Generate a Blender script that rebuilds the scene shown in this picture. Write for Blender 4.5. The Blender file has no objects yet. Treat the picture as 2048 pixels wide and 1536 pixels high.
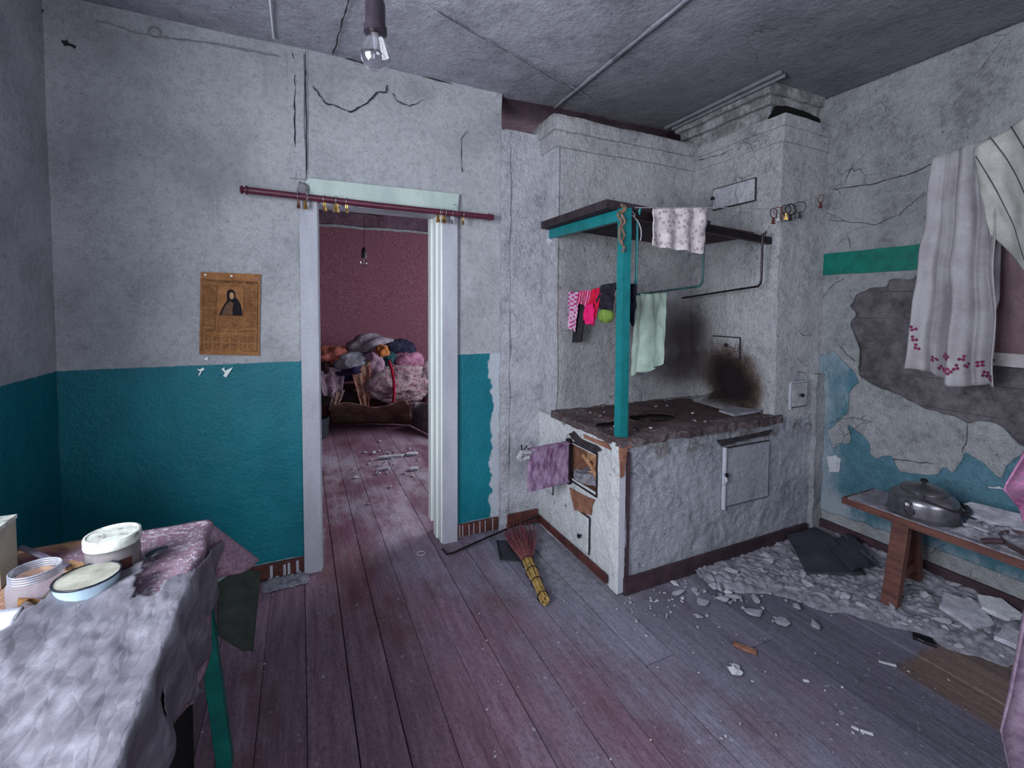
import bpy, bmesh, math, random
from mathutils import Vector, Matrix, noise, Euler
from math import sin, cos, pi, radians
C = bpy.context.scene.collection
SC = bpy.context.scene

# ---------------------------------------------------------------- camera, world, light, exposure
cd = bpy.data.cameras.new('camera'); cam = bpy.data.objects.new('camera', cd); C.objects.link(cam)
SC.camera = cam
cd.sensor_fit = 'HORIZONTAL'; cd.sensor_width = 36.0
cd.lens = 907.5/2048*36.0
cd.shift_x = 0.0; cd.shift_y = (654.44-768)/2048
cd.clip_start = 0.02
YAW, PITCH, ROLL = 0.435303, 0.0446907, 0.00601259
fw = Vector((sin(YAW)*cos(PITCH), cos(YAW)*cos(PITCH), -sin(PITCH)))
rt = Vector((cos(YAW), -sin(YAW), 0)); dn = fw.cross(rt)
c_, s_ = cos(ROLL), sin(ROLL)
rx = rt*c_ - dn*s_; dy = rt*s_ + dn*c_
cam.matrix_world = Matrix(((rx.x, -dy.x, -fw.x, 0), (rx.y, -dy.y, -fw.y, 0), (rx.z, -dy.z, -fw.z, 1.4), (0, 0, 0, 1)))
vs = SC.view_settings
vs.view_transform = 'Standard'; vs.look = 'None'; vs.gamma = 1.0; vs.use_curve_mapping = False
vs.exposure = 0.30
w = bpy.data.worlds.new('world'); SC.world = w; w.use_nodes = True
w.node_tree.nodes['Background'].inputs[0].default_value = (0.55, 0.65, 0.85, 1)
w.node_tree.nodes['Background'].inputs[1].default_value = 1.0

def area(name, loc, rot, sx, sy, power, col=(0.90, 0.94, 1.0)):
    l = bpy.data.lights.new(name, 'AREA'); l.shape = 'RECTANGLE'; l.size = sx; l.size_y = sy
    l.energy = power; l.color = col
    o = bpy.data.objects.new(name, l); o.location = loc; o.rotation_euler = rot; C.objects.link(o); return o
# daylight through the window in the left wall, the window behind the photographer, the far room's window
area('window_daylight_left', (-1.10, 0.50, 1.55), (0, -pi/2, 0), 1.15, 1.2, 100)
area('window_daylight_behind', (0.7, -2.35, 1.6), (pi/2, 0, 0), 1.6, 1.2, 48)
area('window_daylight_far_room', (3.12, 4.2, 1.5), (0, pi/2, 0), 1.2, 1.4, 85)

# ---------------------------------------------------------------- helpers
def R(a, b): return random.uniform(a, b)
def tag(o, label=None, cat=None, group=None, kind=None):
    if label: o['label'] = label
    if cat: o['category'] = cat
    if group: o['group'] = group
    if kind: o['kind'] = kind
    return o
def thing(name, label, cat, loc=(0, 0, 0), group=None):
    o = bpy.data.objects.new(name, None); C.objects.link(o); o.location = loc
    o.empty_display_size = .05
    return tag(o, label, cat, group)
def link(name, me, parent=None):
    o = bpy.data.objects.new(name, me); C.objects.link(o)
    if parent is not None:
        o.parent = parent
        o.matrix_parent_inverse = Matrix.Translation(parent.location).inverted()
    return o
def vn(p, f, seed=0.0):
    q = Vector(p)*f + Vector((seed, seed*1.7, seed*.3))
    return noise.noise_vector(q)
class MB:
    def __init__(s): s.v = []; s.f = []; s.uv = None
    def add(s, vs_, fs):
        n = len(s.v); s.v += [tuple(a) for a in vs_]; s.f += [tuple(i+n for i in f) for f in fs]; return s
    def box(s, x0, x1, y0, y1, z0, z1, M=None):
        p = [Vector((x, y, z)) for x in (x0, x1) for y in (y0, y1) for z in (z0, z1)]
        if M is not None: p = [M @ a for a in p]
        return s.add(p, [(0, 1, 3, 2), (4, 6, 7, 5), (0, 4, 5, 1), (2, 3, 7, 6), (0, 2, 6, 4), (1, 5, 7, 3)])
    def beam(s, a, b, wd, ht, up=(0, 0, 1)):
        a = Vector(a); b = Vector(b); d = (b-a).normalized(); u = Vector(up)
        sd = d.cross(u).normalized(); u = sd.cross(d)
        p = []
        for q in (a, b):
            for i, j in ((-1, -1), (1, -1), (1, 1), (-1, 1)): p.append(q+sd*wd/2*i+u*ht/2*j)
        return s.add(p, [(3, 2, 1, 0), (4, 5, 6, 7), (0, 1, 5, 4), (1, 2, 6, 5), (2, 3, 7, 6), (3, 0, 4, 7)])
    def grid(s, o, eu, ev, nu, nv, hole=None):
        o = Vector(o); eu = Vector(eu); ev = Vector(ev); n = len(s.v)
        for j in range(nv+1):
            for i in range(nu+1): s.v.append(tuple(o+eu*(i/nu)+ev*(j/nv)))
        for j in range(nv):
            for i in range(nu):
                if hole:
                    c = o+eu*((i+.5)/nu)+ev*((j+.5)/nv)
                    if hole(c): continue
                a = n+j*(nu+1)+i; s.f.append((a, a+1, a+nu+2, a+nu+1))
        return s
    def gbox(s, x0, x1, y0, y1, z0, z1, st=.04, hole=None, skip=''):
        nx = max(1, round((x1-x0)/st)); ny = max(1, round((y1-y0)/st)); nz = max(1, round((z1-z0)/st))
        if 'x' not in skip: s.grid((x0, y1, z0), (0, y0-y1, 0), (0, 0, z1-z0), ny, nz, hole)
        if 'X' not in skip: s.grid((x1, y0, z0), (0, y1-y0, 0), (0, 0, z1-z0), ny, nz, hole)
        if 'y' not in skip: s.grid((x0, y0, z0), (x1-x0, 0, 0), (0, 0, z1-z0), nx, nz, hole)
        if 'Y' not in skip: s.grid((x1, y1, z0), (x0-x1, 0, 0), (0, 0, z1-z0), nx, nz, hole)
        if 'z' not in skip: s.grid((x0, y1, z0), (x1-x0, 0, 0), (0, y0-y1, 0), nx, ny, hole)
        if 'Z' not in skip: s.grid((x0, y0, z1), (x1-x0, 0, 0), (0, y1-y0, 0), nx, ny, hole)
        return s
    def tube(s, pts, r, n=8, cap=True):
        pts = [Vector(p) for p in pts]; m = len(pts); n0 = len(s.v); up = None
        for i, p in enumerate(pts):
            d = (pts[min(i+1, m-1)]-pts[max(i-1, 0)]).normalized()
            if up is None:
                up = Vector((0, 0, 1)) if abs(d.z) < .9 else Vector((1, 0, 0))
            sd = d.cross(up).normalized(); up = sd.cross(d).normalized()
            rr = r[i] if isinstance(r, (list, tuple)) else r
            for k in range(n):
                a = 2*pi*k/n; s.v.append(tuple(p+sd*cos(a)*rr+up*sin(a)*rr))
        for i in range(m-1):
            for k in range(n):
                a = n0+i*n+k; b = n0+i*n+(k+1) % n; s.f.append((a, b, b+n, a+n))
        if cap:
            s.f.append(tuple(n0+k for k in range(n))[::-1]); s.f.append(tuple(n0+(m-1)*n+k for k in range(n)))
        return s
    def lathe(s, prof, c=(0, 0, 0), n=32, M=None, cap=None):
        n0 = len(s.v); m = len(prof)
        for r, z in prof:
            for k in range(n):
                a = 2*pi*k/n; p = Vector((cos(a)*r, sin(a)*r, z))
                if M is not None: p = M @ p
                s.v.append(tuple(p+Vector(c)))
        for i in range(m-1):
            for k in range(n):
                a = n0+i*n+k; b = n0+i*n+(k+1) % n; s.f.append((a, b, b+n, a+n))
        if cap is None: cap = (prof[0][0] > 1e-4 and prof[-1][0] < 1e-4) or (prof[0][0] < .03 and prof[-1][0] < .03)
        if cap and prof[0][0] > 1e-4: s.f.append(tuple(n0+k for k in range(n))[::-1])
        if cap and prof[-1][0] > 1e-4: s.f.append(tuple(n0+(m-1)*n+k for k in range(n)))
        return s
    def torus(s, c, R_, r, M=None, n=20, k=6):
        n0 = len(s.v)
        for i in range(n):
            a = 2*pi*i/n
            for j in range(k):
                b = 2*pi*j/k; p = Vector(((R_+r*cos(b))*cos(a), (R_+r*cos(b))*sin(a), r*sin(b)))
                if M is not None: p = M @ p
                s.v.append(tuple(p+Vector(c)))
        for i in range(n):
            for j in range(k):
                s.f.append((n0+i*k+j, n0+((i+1) % n)*k+j, n0+((i+1) % n)*k+(j+1) % k, n0+i*k+(j+1) % k))
        return s
    def prism(s, poly, ext):
        """closed polygon of 3D points pushed along ext (both caps kept)"""
        n0 = len(s.v); n = len(poly); e = Vector(ext)
        s.v += [tuple(p) for p in poly]+[tuple(Vector(p)+e) for p in poly]
        s.f.append(tuple(n0+i for i in range(n))[::-1]); s.f.append(tuple(n0+n+i for i in range(n)))
        for i in range(n):
            j = (i+1) % n; s.f.append((n0+i, n0+j, n0+n+j, n0+n+i))
        return s
    def sheet(s, fn, nu, nv, keep=None):
        n0 = len(s.v)
        if s.uv is None: s.uv = {}
        for j in range(nv+1):
            for i in range(nu+1):
                s.uv[len(s.v)] = (i/nu, j/nv); s.v.append(tuple(fn(i/nu, j/nv)))
        for j in range(nv):
            for i in range(nu):
                if keep and not keep((i+.5)/nu, (j+.5)/nv): continue
                a = n0+j*(nu+1)+i; s.f.append((a, a+1, a+nu+2, a+nu+1))
        return s
    def warp(s, fn): s.v = [tuple(fn(Vector(p))) for p in s.v]; return s
    def rough(s, a1, f1, a2=0, f2=1, seed=0):
        return s.warp(lambda p: p+vn(p, f1, seed)*a1+(vn(p, f2, seed+9)*a2 if a2 else Vector((0, 0, 0))))
    def mesh(s, name, mat, smooth=False, weld=False):
        me = bpy.data.meshes.new(name); me.from_pydata(s.v, [], s.f)
        if s.uv:
            u = me.uv_layers.new(name='UVMap')
            for l in me.loops: u.data[l.index].uv = s.uv.get(l.vertex_index, (0, 0))
        bm = bmesh.new(); bm.from_mesh(me)
        if weld: bmesh.ops.remove_doubles(bm, verts=bm.verts, dist=.0004)
        loose = [v for v in bm.verts if not v.link_faces]
        if loose: bmesh.ops.delete(bm, geom=loose, context='VERTS')
        if not s.uv: bmesh.ops.recalc_face_normals(bm, faces=bm.faces)
        bm.to_mesh(me); bm.free()
        me.materials.append(mat)
        if smooth:
            me.polygons.foreach_set('use_smooth', [True]*len(me.polygons))
            if smooth != 'all': me.set_sharp_from_angle(angle=radians(40))
        me.update(); return me
    def build(s, name, mat, parent=None, smooth=False, weld=False, bevel=0, thick=0, sub=0):
        o = link(name, s.mesh(name, mat, smooth, weld), parent)
        if thick:
            m = o.modifiers.new('thick', 'SOLIDIFY'); m.thickness = thick; m.offset = 0
        if bevel:
            m = o.modifiers.new('bevel', 'BEVEL'); m.width = bevel; m.segments = 2; m.limit_method = 'ANGLE'
        if sub:
            m = o.modifiers.new('sub', 'SUBSURF'); m.levels = sub; m.render_levels = sub
        return o
def struct(name, mb, mat, parent=None, **k):
    o = mb.build(name, mat, parent, **k)
    if parent is None: o['kind'] = 'structure'
    return o
def copy_tree(src, loc=None, rot=None, scale=None, label=None, group=None):
    c = src.copy(); C.objects.link(c)
    for ch in src.children:
        d = ch.copy(); C.objects.link(d); d.parent = c
        for g2 in ch.children:
            e = g2.copy(); C.objects.link(e); e.parent = d
    if loc is not None: c.location = loc
    if rot is not None: c.rotation_euler = rot
    if scale is not None: c.scale = scale
    if label: c['label'] = label
    if group: c['group'] = group
    return c

# ---------------------------------------------------------------- materials
class NT:
    def __init__(s, name):
        s.m = bpy.data.materials.new(name); s.m.use_nodes = True; s.t = s.m.node_tree
        s.b = s.t.nodes['Principled BSDF']; s.tc = s.t.nodes.new('ShaderNodeTexCoord')
        s.co = s.tc.outputs['Object']
    def n(s, ty, **k):
        nd = s.t.nodes.new(ty)
        for a, b in k.items(): setattr(nd, a, b)
        return nd
    def set(s, sock, v):
        if hasattr(v, 'default_value') or isinstance(v, bpy.types.NodeSocket): s.t.links.new(v, sock)
        elif isinstance(v, (tuple, list)) and len(v) == 3 and sock.type == 'RGBA': sock.default_value = (*v, 1)
        else: sock.default_value = v
    def noise(s, sc, det=4, rough=.6, co=None, dist=0, dim=None):
        nd = s.n('ShaderNodeTexNoise'); s.set(nd.inputs['Scale'], sc); nd.inputs['Detail'].default_value = det
        nd.inputs['Roughness'].default_value = rough; nd.inputs['Distortion'].default_value = dist
        s.set(nd.inputs['Vector'], co or s.co); return nd.outputs['Fac']
    def vor(s, sc, co=None, feat='F1', out='Distance'):
        nd = s.n('ShaderNodeTexVoronoi', feature=feat); nd.inputs['Scale'].default_value = sc
        s.set(nd.inputs['Vector'], co or s.co); return nd.outputs[out]
    def map(s, scale=(1, 1, 1), loc=(0, 0, 0), rot=(0, 0, 0), co=None):
        nd = s.n('ShaderNodeMapping'); nd.inputs['Scale'].default_value = scale; nd.inputs['Location'].default_value = loc
        nd.inputs['Rotation'].default_value = rot; s.set(nd.inputs['Vector'], co or s.co); return nd.outputs[0]
    def math(s, op, a, b=0.0, c=None, clamp=False):
        nd = s.n('ShaderNodeMath', operation=op, use_clamp=clamp); s.set(nd.inputs[0], a); s.set(nd.inputs[1], b)
        if c is not None: s.set(nd.inputs[2], c)
        return nd.outputs[0]
    def ramp(s, f, stops):
        nd = s.n('ShaderNodeValToRGB'); s.set(nd.inputs[0], f); e = nd.color_ramp.elements
        while len(e) < len(stops): e.new(0.5)
        for q, (p, c) in zip(e, stops):
            q.position = p; q.color = (*c, 1) if isinstance(c, tuple) else (c, c, c, 1)
        return nd.outputs[0]
    def mix(s, f, a, b, mode='MIX'):
        nd = s.n('ShaderNodeMix', data_type='RGBA', blend_type=mode); s.set(nd.inputs[0], f)
        s.set(nd.inputs[6], a); s.set(nd.inputs[7], b); return nd.outputs[2]
    def mixv(s, k, sc=7):
        nd = s.n('ShaderNodeTexNoise'); nd.inputs['Scale'].default_value = sc; s.set(nd.inputs['Vector'], s.co)
        a = s.n('ShaderNodeVectorMath', operation='SCALE'); s.set(a.inputs[0], nd.outputs['Color']); a.inputs['Scale'].default_value = k
        b = s.n('ShaderNodeVectorMath', operation='ADD'); s.set(b.inputs[0], a.outputs[0]); s.set(b.inputs[1], s.co); return b.outputs[0]
    def sep(s, co=None):
        nd = s.n('ShaderNodeSeparateXYZ'); s.set(nd.inputs[0], co or s.co); return nd.outputs
    def step(s, v, lo, hi):
        nd = s.n('ShaderNodeMapRange', interpolation_type='SMOOTHSTEP'); s.set(nd.inputs[0], v)
        nd.inputs[1].default_value = lo; nd.inputs[2].default_value = hi; return nd.outputs[0]
    def bump(s, h, d=.01, st=.6, prev=None):
        nd = s.n('ShaderNodeBump'); s.set(nd.inputs['Height'], h); nd.inputs['Distance'].default_value = d
        nd.inputs['Strength'].default_value = st
        if prev is not None: s.t.links.new(prev, nd.inputs['Normal'])
        return nd.outputs[0]
    def out(s, col, rough=.8, bump=None, metal=0, spec=.3, grain=.30, gs=230):
        if grain:
            g = s.ramp(s.noise(gs, 1, .5), [(.3, 1-grain), (.7, 1+grain*.0+.0)]) if False else s.ramp(s.noise(gs, 2, .7), [(.33, 1-grain), (.67, 1.0)])
            col = s.mix(1.0, col, g, 'MULTIPLY')
        s.set(s.b.inputs['Base Color'], col); s.set(s.b.inputs['Roughness'], rough)
        s.b.inputs['Metallic'].default_value = metal; s.b.inputs['Specular IOR Level'].default_value = spec
        if bump is not None: s.t.links.new(bump, s.b.inputs['Normal'])
        return s.m
def srgb(h):
    h = h.lstrip('#'); r = []
    for i in (0, 2, 4):
        c = int(h[i:i+2], 16)/255; r.append(c/12.92 if c <= .04045 else ((c+.055)/1.055)**2.4)
    return tuple(r)
def plain(name, a, b=None, sc=14, rough=.8, metal=0, spec=.3, bd=.004, bs=40, bst=.5, grain=.24, gs=240, stretch=(1, 1, 1)):
    N = NT(name); a = srgb(a); b = srgb(b) if b else tuple(x*.7 for x in a)
    co = N.map(stretch)
    c = N.ramp(N.noise(sc, 6, .65, co), [(.35, b), (.62, a)])
    bp = N.bump(N.noise(bs, 6, .65, co), bd, bst)
    return N.out(c, rough, bp, metal, spec, grain, gs)

WHITE = srgb('#c4c5d2'); TEAL = srgb('#007880')
def wall_paint():
    N = NT('limewash_over_teal_dado'); x, y, z = N.sep()
    n1 = N.noise(3.2, 6, .6); n2 = N.noise(34, 6, .7); n3 = N.noise(9, 5, .6)
    up = N.ramp(n1, [(.3, srgb('#96989f')), (.5, srgb('#adafb6')), (.7, srgb('#babcc2'))])
    up = N.mix(1, up, N.ramp(N.noise(38, 6, .75), [(.36, .80), (.52, 1.0)]), 'MULTIPLY')
    up = N.mix(N.math('MULTIPLY', N.step(N.noise(5, 6, .7, N.map((3, 1, .35))), .58, .72), .35), up, srgb('#83848f'))
    spots = N.step(N.noise(46, 3, .6), .68, .74)
    up = N.mix(N.math('MULTIPLY', spots, .55), up, srgb('#4a4650'))
    tl = N.ramp(N.noise(2.6, 6, .6, N.map((1, 1, .45))), [(.3, srgb('#005f70')), (.5, srgb('#006f80')), (.72, srgb('#0a8291'))])
    sc = N.step(N.noise(7, 8, .75, N.map((2.0, 2, .7))), .66, .74)
    tl = N.mix(N.math('MULTIPLY', sc, .30), tl, srgb('#7fb4b9'))
    # right end: worn paint towards the stove edge
    wear = N.math('ADD', N.step(x, .98, 1.12), N.math('MULTIPLY', N.math('SUBTRACT', n3, .5), 1.6))
    wear = N.math('MULTIPLY', N.step(wear, .52, .66), N.step(x, .86, .92))
    tl = N.mix(wear, tl, srgb('#b9bfca'))
    edge = N.math('ADD', z, N.math('MULTIPLY', N.math('SUBTRACT', n2, .5), .012))
    m = N.step(edge, 1.112, 1.117)
    c = N.mix(m, tl, up)
    base = N.step(N.math('ADD', z, N.math('MULTIPLY', N.math('SUBTRACT', n3, .5), .03)), .085, .092)
    c = N.mix(base, srgb('#9fa6b0'), c)
    h = N.math('ADD', N.math('MULTIPLY', N.noise(5, 6, .6), 1.0), N.math('MULTIPLY', N.noise(60, 5, .7), .35))
    return N.out(c, N.mix(m, (.42, .42, .42), (.9, .9, .9)), N.bump(h, .016, .8), 0, .35, .34)
def plaster(name, a, b, c3, soot=None, d=.02, sc=9):
    N = NT(name)
    n1 = N.noise(4, 8, .65); n2 = N.noise(sc*3, 6, .7)
    n3 = N.math('ADD', N.math('MULTIPLY', n1, .45), N.math('ADD', N.math('MULTIPLY', n2, .35), N.math('MULTIPLY', N.noise(95, 4, .7), .20)))
    dk = tuple(x*.72 for x in srgb(c3))
    c = N.ramp(n3, [(.32, dk), (.40, srgb(c3)), (.47, srgb(b)), (.57, srgb(a))])
    sp = N.step(N.noise(38, 4, .65), .64, .70); c = N.mix(N.math('MULTIPLY', sp, .6), c, srgb('#453f43'))
    vc = N.vor(6, N.map((1, 1, 1), (0, 0, 0), co=N.mixv(.12)), feat='DISTANCE_TO_EDGE'); cr_ = N.math('MULTIPLY', N.step(vc, .012, .002), N.step(N.noise(2.3, 3, .5), .56, .68))
    c = N.mix(N.math('MULTIPLY', cr_, .5), c, srgb('#48444a'))
    if soot: c = soot(N, c)
    h = N.math('ADD', N.noise(sc, 8, .62), N.math('MULTIPLY', N.noise(sc*6, 5, .7), .45)); h = N.math('SUBTRACT', h, N.math('MULTIPLY', cr_, .3))
    return N.out(c, .92, N.bump(h, d*1.7, 1.0), 0, .2, .36)
def floor_mat():
    N = NT('worn_maroon_floorboards'); x, y, z = N.sep()
    st = N.map((6, .5, 1)); n1 = N.noise(2.2, 8, .7, N.map((1.3, .6, 1))); n2 = N.noise(7, 8, .7, st)
    idc = N.n('ShaderNodeAttribute'); idc.attribute_name = 'board'
    paint = N.ramp(n2, [(.28, srgb('#644a58')), (.5, srgb('#826476')), (.72, srgb('#967c8c'))])
    brown = N.ramp(N.noise(5, 6, .6, st), [(.3, srgb('#5d4048')), (.7, srgb('#7d5a60'))])
    paint = N.mix(N.step(N.noise(1.7, 5, .6, N.map((1.4, .8, 1), (3, 1, 0))), .50, .62), paint, brown)
    dust = N.ramp(N.noise(9, 6, .7, st), [(.3, srgb('#77758a')), (.7, srgb('#a9a8bc'))])
    far = N.step(y, 2.5, 2.9)
    g = N.math('ADD', N.math('MULTIPLY', N.math('SUBTRACT', n1, .5), 2.4), N.step(N.math('ADD', N.math('MULTIPLY', y, .35), x), .9, 2.1))
    g = N.math('MULTIPLY', N.step(g, .05, 1.0), .92)
    g = N.mix(far, g, N.math('MULTIPLY', N.step(n1, .42, .62), N.math('MULTIPLY', N.step(y, 5.3, 4.2), .75)))
    grey = N.ramp(N.noise(6, 7, .7, st), [(.3, srgb('#58566a')), (.7, srgb('#807e90'))])
    c = N.mix(g, paint, N.mix(N.step(x, 1.15, 1.7), dust, grey))
    c = N.mix(far, c, N.mix(N.math('MULTIPLY', g, .8), N.mix(.5, paint, srgb('#8a5e78')), srgb('#c9c3d2')))
    # plaster dust drifted against the stove foot
    dd = N.math('ADD', N.math('MULTIPLY', N.math('SUBTRACT', N.noise(4, 6, .6), .5), 1.2), N.math('MULTIPLY', N.step(y, 1.15, 2.2), N.step(x, .85, 1.25)))
    dd = N.math('MULTIPLY', N.step(dd, .25, .85), N.step(y, 2.75, 2.6)); c = N.mix(N.math('MULTIPLY', dd, .85), c, N.ramp(N.noise(22, 6, .7), [(.35, srgb('#74727e')), (.65, srgb('#a5a3b0'))]))
    bare = N.math('MULTIPLY', N.step(x, 2.07, 2.10), N.step(N.math('ADD', y, N.math('MULTIPLY', n2, .1)), .98, .95))
    c = N.mix(bare, c, N.ramp(n2, [(.3, srgb('#5b4a4a')), (.7, srgb('#85706a'))]))
    fl = N.step(N.noise(30, 2, .5), .70, .735); c = N.mix(N.math('MULTIPLY', fl, .6), c, srgb('#b4afc0'))
    c = N.mix(1, c, N.ramp(N.noise(42, 7, .8, N.map((2.2, 1, 1))), [(.34, .62), (.55, 1.08)]), 'MULTIPLY'); tone = N.math('ADD', .86, N.math('MULTIPLY', idc.outputs['Fac'], .32)); c = N.mix(1, c, tone, 'MULTIPLY')
    h = N.math('ADD', N.noise(9, 8, .7, N.map((7, .6, 1))), N.math('MULTIPLY', N.noise(90, 4, .7), .4))
    return N.out(c, N.ramp(n1, [(.3, .38), (.7, .75)]), N.bump(h, .006, .7), 0, .4, .38)
M = {}
M['wall'] = wall_paint()
M['floor'] = floor_mat()
M['under'] = plain('dark_void', '#0c090b', '#060405')
def ceiling_greying(N, c):  # ceiling tone turns greyer towards the right wall, broken up by noise
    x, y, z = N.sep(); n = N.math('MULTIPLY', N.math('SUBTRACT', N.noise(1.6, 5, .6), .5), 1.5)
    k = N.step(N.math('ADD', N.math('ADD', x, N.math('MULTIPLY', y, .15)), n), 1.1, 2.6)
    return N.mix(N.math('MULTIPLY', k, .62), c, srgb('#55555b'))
M['ceiling'] = plaster('whitewashed_ceiling', '#b4b4c1', '#a2a2af', '#8b8b97', ceiling_greying, d=.010, sc=6)
M['ceiling_far'] = plaster('mauve_ceiling_far_room', '#6d5566', '#5a4453', '#4a3644', d=.01, sc=6)
M['white_plaster'] = plaster('stove_limewash', '#d3d4de', '#bfc0ca', '#a0a0aa', d=.02, sc=10)
M['wall_side'] = plaster('right_wall_limewash', '#a2a4a9', '#919398', '#7a7b82', d=.016, sc=8)
def clay(N):
    h = N.math('ADD', N.noise(7, 8, .65), N.math('MULTIPLY', N.noise(30, 6, .7), .5))
    c = N.ramp(N.noise(12, 8, .7), [(.3, srgb('#403c41')), (.5, srgb('#625d63')), (.7, srgb('#7c777d'))])
    gap = N.step(N.math('ABSOLUTE', N.math('SUBTRACT', N.math('FRACT', N.math('MULTIPLY', N.math('ADD', N.sep()[2], N.math('MULTIPLY', N.noise(3, 3, .5), .03)), 6.6)), .5)), .47, .5)
    c = N.mix(N.math('MULTIPLY', N.math('MULTIPLY', gap, N.step(N.noise(6, 4, .6), .48, .6)), .6), c, srgb('#2a252c'))
    return N.out(c, .95, N.bump(h, .03, .9), 0, .1, .3)
M['clay'] = clay(NT('bare_clay_daub'))
def fade(N, c):
    x, y, z = N.sep(); n = N.noise(10, 7, .7, N.map((1, 1, .5)))
    k = N.math('ADD', N.step(z, .34, .08), N.math('MULTIPLY', N.step(y, 1.45, 1.72), .8)); k = N.math('ADD', k, N.math('MULTIPLY', N.math('SUBTRACT', n, .5), 2.2))
    return N.mix(N.math('MULTIPLY', N.step(k, .25, 1.1), .85), c, srgb('#9aa2ad'))
M['teal_old'] = plaster('faded_teal_paint', '#54798a', '#466b7b', '#3c6170', fade, d=.008, sc=8)
M['patch'] = plaster('old_whitewash_layer', '#c0c2cc', '#b1b3bd', '#9c9ea8', d=.006, sc=8)
M['band'] = plain('green_band_paint', '#006e60', '#005a50', 20, .5, bd=.002)
def wallpaper():
    N = NT('mauve_wallpaper')
    v = N.vor(26); c = N.ramp(N.noise(60, 5, .8), [(.3, srgb('#5a3544')), (.5, srgb('#7a4e5c')), (.7, srgb('#966c78'))])
    c = N.mix(N.math('MULTIPLY', N.step(v, .25, .1), .25), c, srgb('#8f6573'))
    return N.out(c, .9, N.bump(N.noise(20, 5, .6), .004, .5), 0, .1, .35, 120)
M['wallpaper'] = wallpaper()
M['casing'] = plain('pale_green_gloss_paint', '#bcccc6', '#a9b9b6', 8, .45, bs=30, bd=.003, stretch=(1, 1, .3))
M['casing_grey'] = plain('pale_grey_gloss_paint', '#b4b6c2', '#a2a4b0', 8, .45, bs=30, bd=.003, stretch=(1, 1, .3))
M['jamb'] = plain('white_gloss_paint', '#e9f1ef', '#dfe6e8', 8, .4, bs=30, bd=.003, stretch=(1, 1, .3), grain=.12)
M['base'] = plain('red_brown_skirting_paint', '#5e3430', '#402424', 18, .6, bs=60)
M['base_dark'] = plain('dusty_maroon_skirting', '#43303a', '#33222a', 14, .7, bs=60)
M['maroon'] = plain('maroon_lacquer', '#5c2338', '#431828', 20, .35, spec=.5, bs=50, bd=.001)
M['teal'] = plain('teal_gloss_paint', '#0a767c', '#05656a', 12, .4, spec=.5, bs=40, bd=.002)
M['teal_dark'] = plain('dull_teal_metal_paint', '#2c5c5d', '#22393c', 16, .5, bs=60, bd=.001)
M['steel'] = plain('blackened_steel', '#3b3138', '#2a2228', 20, .45, .7, bs=80, bd=.001)
M['brass'] = plain('brass_clip', '#d8b26a', '#a9823c', 60, .3, .85, bd=.0005, grain=0)
M['nickel'] = plain('nickel_clip', '#c3c3c6', '#8b8b90', 60, .3, .85, bd=.0005, grain=0)
M['copper'] = plain('rusty_clip', '#7d4f44', '#5c3834', 60, .5, .5, bd=.0005, grain=0)
M['black_plastic'] = plain('black_plastic', '#16151b', '#0c0b10', 30, .35, 0, .5, bd=.001)
M['brown_wood'] = plain('red_brown_bench_paint', '#664038', '#4a2d2a', 10, .5, bs=50, stretch=(4, .6, 4))
M['dust'] = plain('plaster_dust', '#9a98a4', '#6c6a75', 30, .95, bs=120, bd=.01)
M['chunk'] = plain('plaster_lump', '#b7b6c2', '#918f9c', 20, .95, bs=40, bd=.01)
M['chunk_white'] = plain('lime_lump', '#c9cad2', '#a9a9b2', 20, .95, bs=40, bd=.006)
M['rust'] = plain('rusty_iron_plate', '#5d4a4b', '#3c2c2e', 9, .8, .2, bs=60, bd=.006)
M['brick'] = plain('burnt_brick', '#9a6c58', '#6f4a3f', 20, .9, bs=50, bd=.008)
M['rope'] = plain('old_rope', '#8c7464', '#5d4a42', 60, .9, bs=200)
M['line'] = plain('washing_line', '#a9a3ab', '#8c868e', 60, .8, bd=.0005)
M['aluminium'] = plain('dull_aluminium', '#8b8990', '#6c6a72', 12, .33, .85, bs=20, bd=.002, grain=.15)
M['tin'] = plain('grey_felt_sheet', '#3a3a46', '#2c2b35', 10, .7, 0, bs=80, bd=.004)

# ---------------------------------------------------------------- room shell
XL, XR, YA, YB, ZC = -0.95, 2.93, 2.57, -2.30, 2.69
random.seed(4)
# floor: boards with open gaps over a dark void
seams = [-1.0, -.83, -.66, -.49, -.32, -.15, 0.0, .145, .29, .43, .56, .69, .85, 1.01, 1.21, 1.355, 1.495, 1.65, 1.81, 1.96, 2.08, 2.24, 2.4, 2.56, 2.72, 2.88, 3.1]
fm = MB(); bid = []
for i in range(len(seams)-1):
    gw = .0028 if i in (7, 11, 13, 14, 16, 18) else .0012; a, b = seams[i]+gw, seams[i+1]-gw
    cuts = [YB, R(-1, 0), 6.6] if i % 2 else [YB, 6.6]
    if i == 14: cuts = [YB, 1.33, 6.6]
    if i == 17: cuts = [YB, 1.22, 6.6]
    for k in range(len(cuts)-1):
        y0, y1 = cuts[k]+.002, cuts[k+1]-.002
        dz = R(-.003, .002); n0 = len(fm.v); ny = int((y1-y0)/.12)
        kk = len(fm.f)
        fm.gbox(a, b, y0, y1, -.03, dz, .16, skip='z')
        bid += [R(0, 1)]*(len(fm.f)-kk)
def fwarp(p):
    q = p.copy()
    q.z += noise.noise(Vector((p.x*3, p.y*.8, 0)))*.006 if p.z > -.02 else 0
    j = noise.noise(Vector((p.y*2, round(p.x*7), 3)))*.0018; q.x += j
    return q
fm.warp(fwarp)
fo = link('floor', None) if False else None
me = bpy.data.meshes.new('floor'); me.from_pydata(fm.v, [], fm.f); me.materials.append(M['floor'])
at = me.attributes.new('board', 'FLOAT', 'FACE'); at.data.foreach_set('value', bid)
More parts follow.
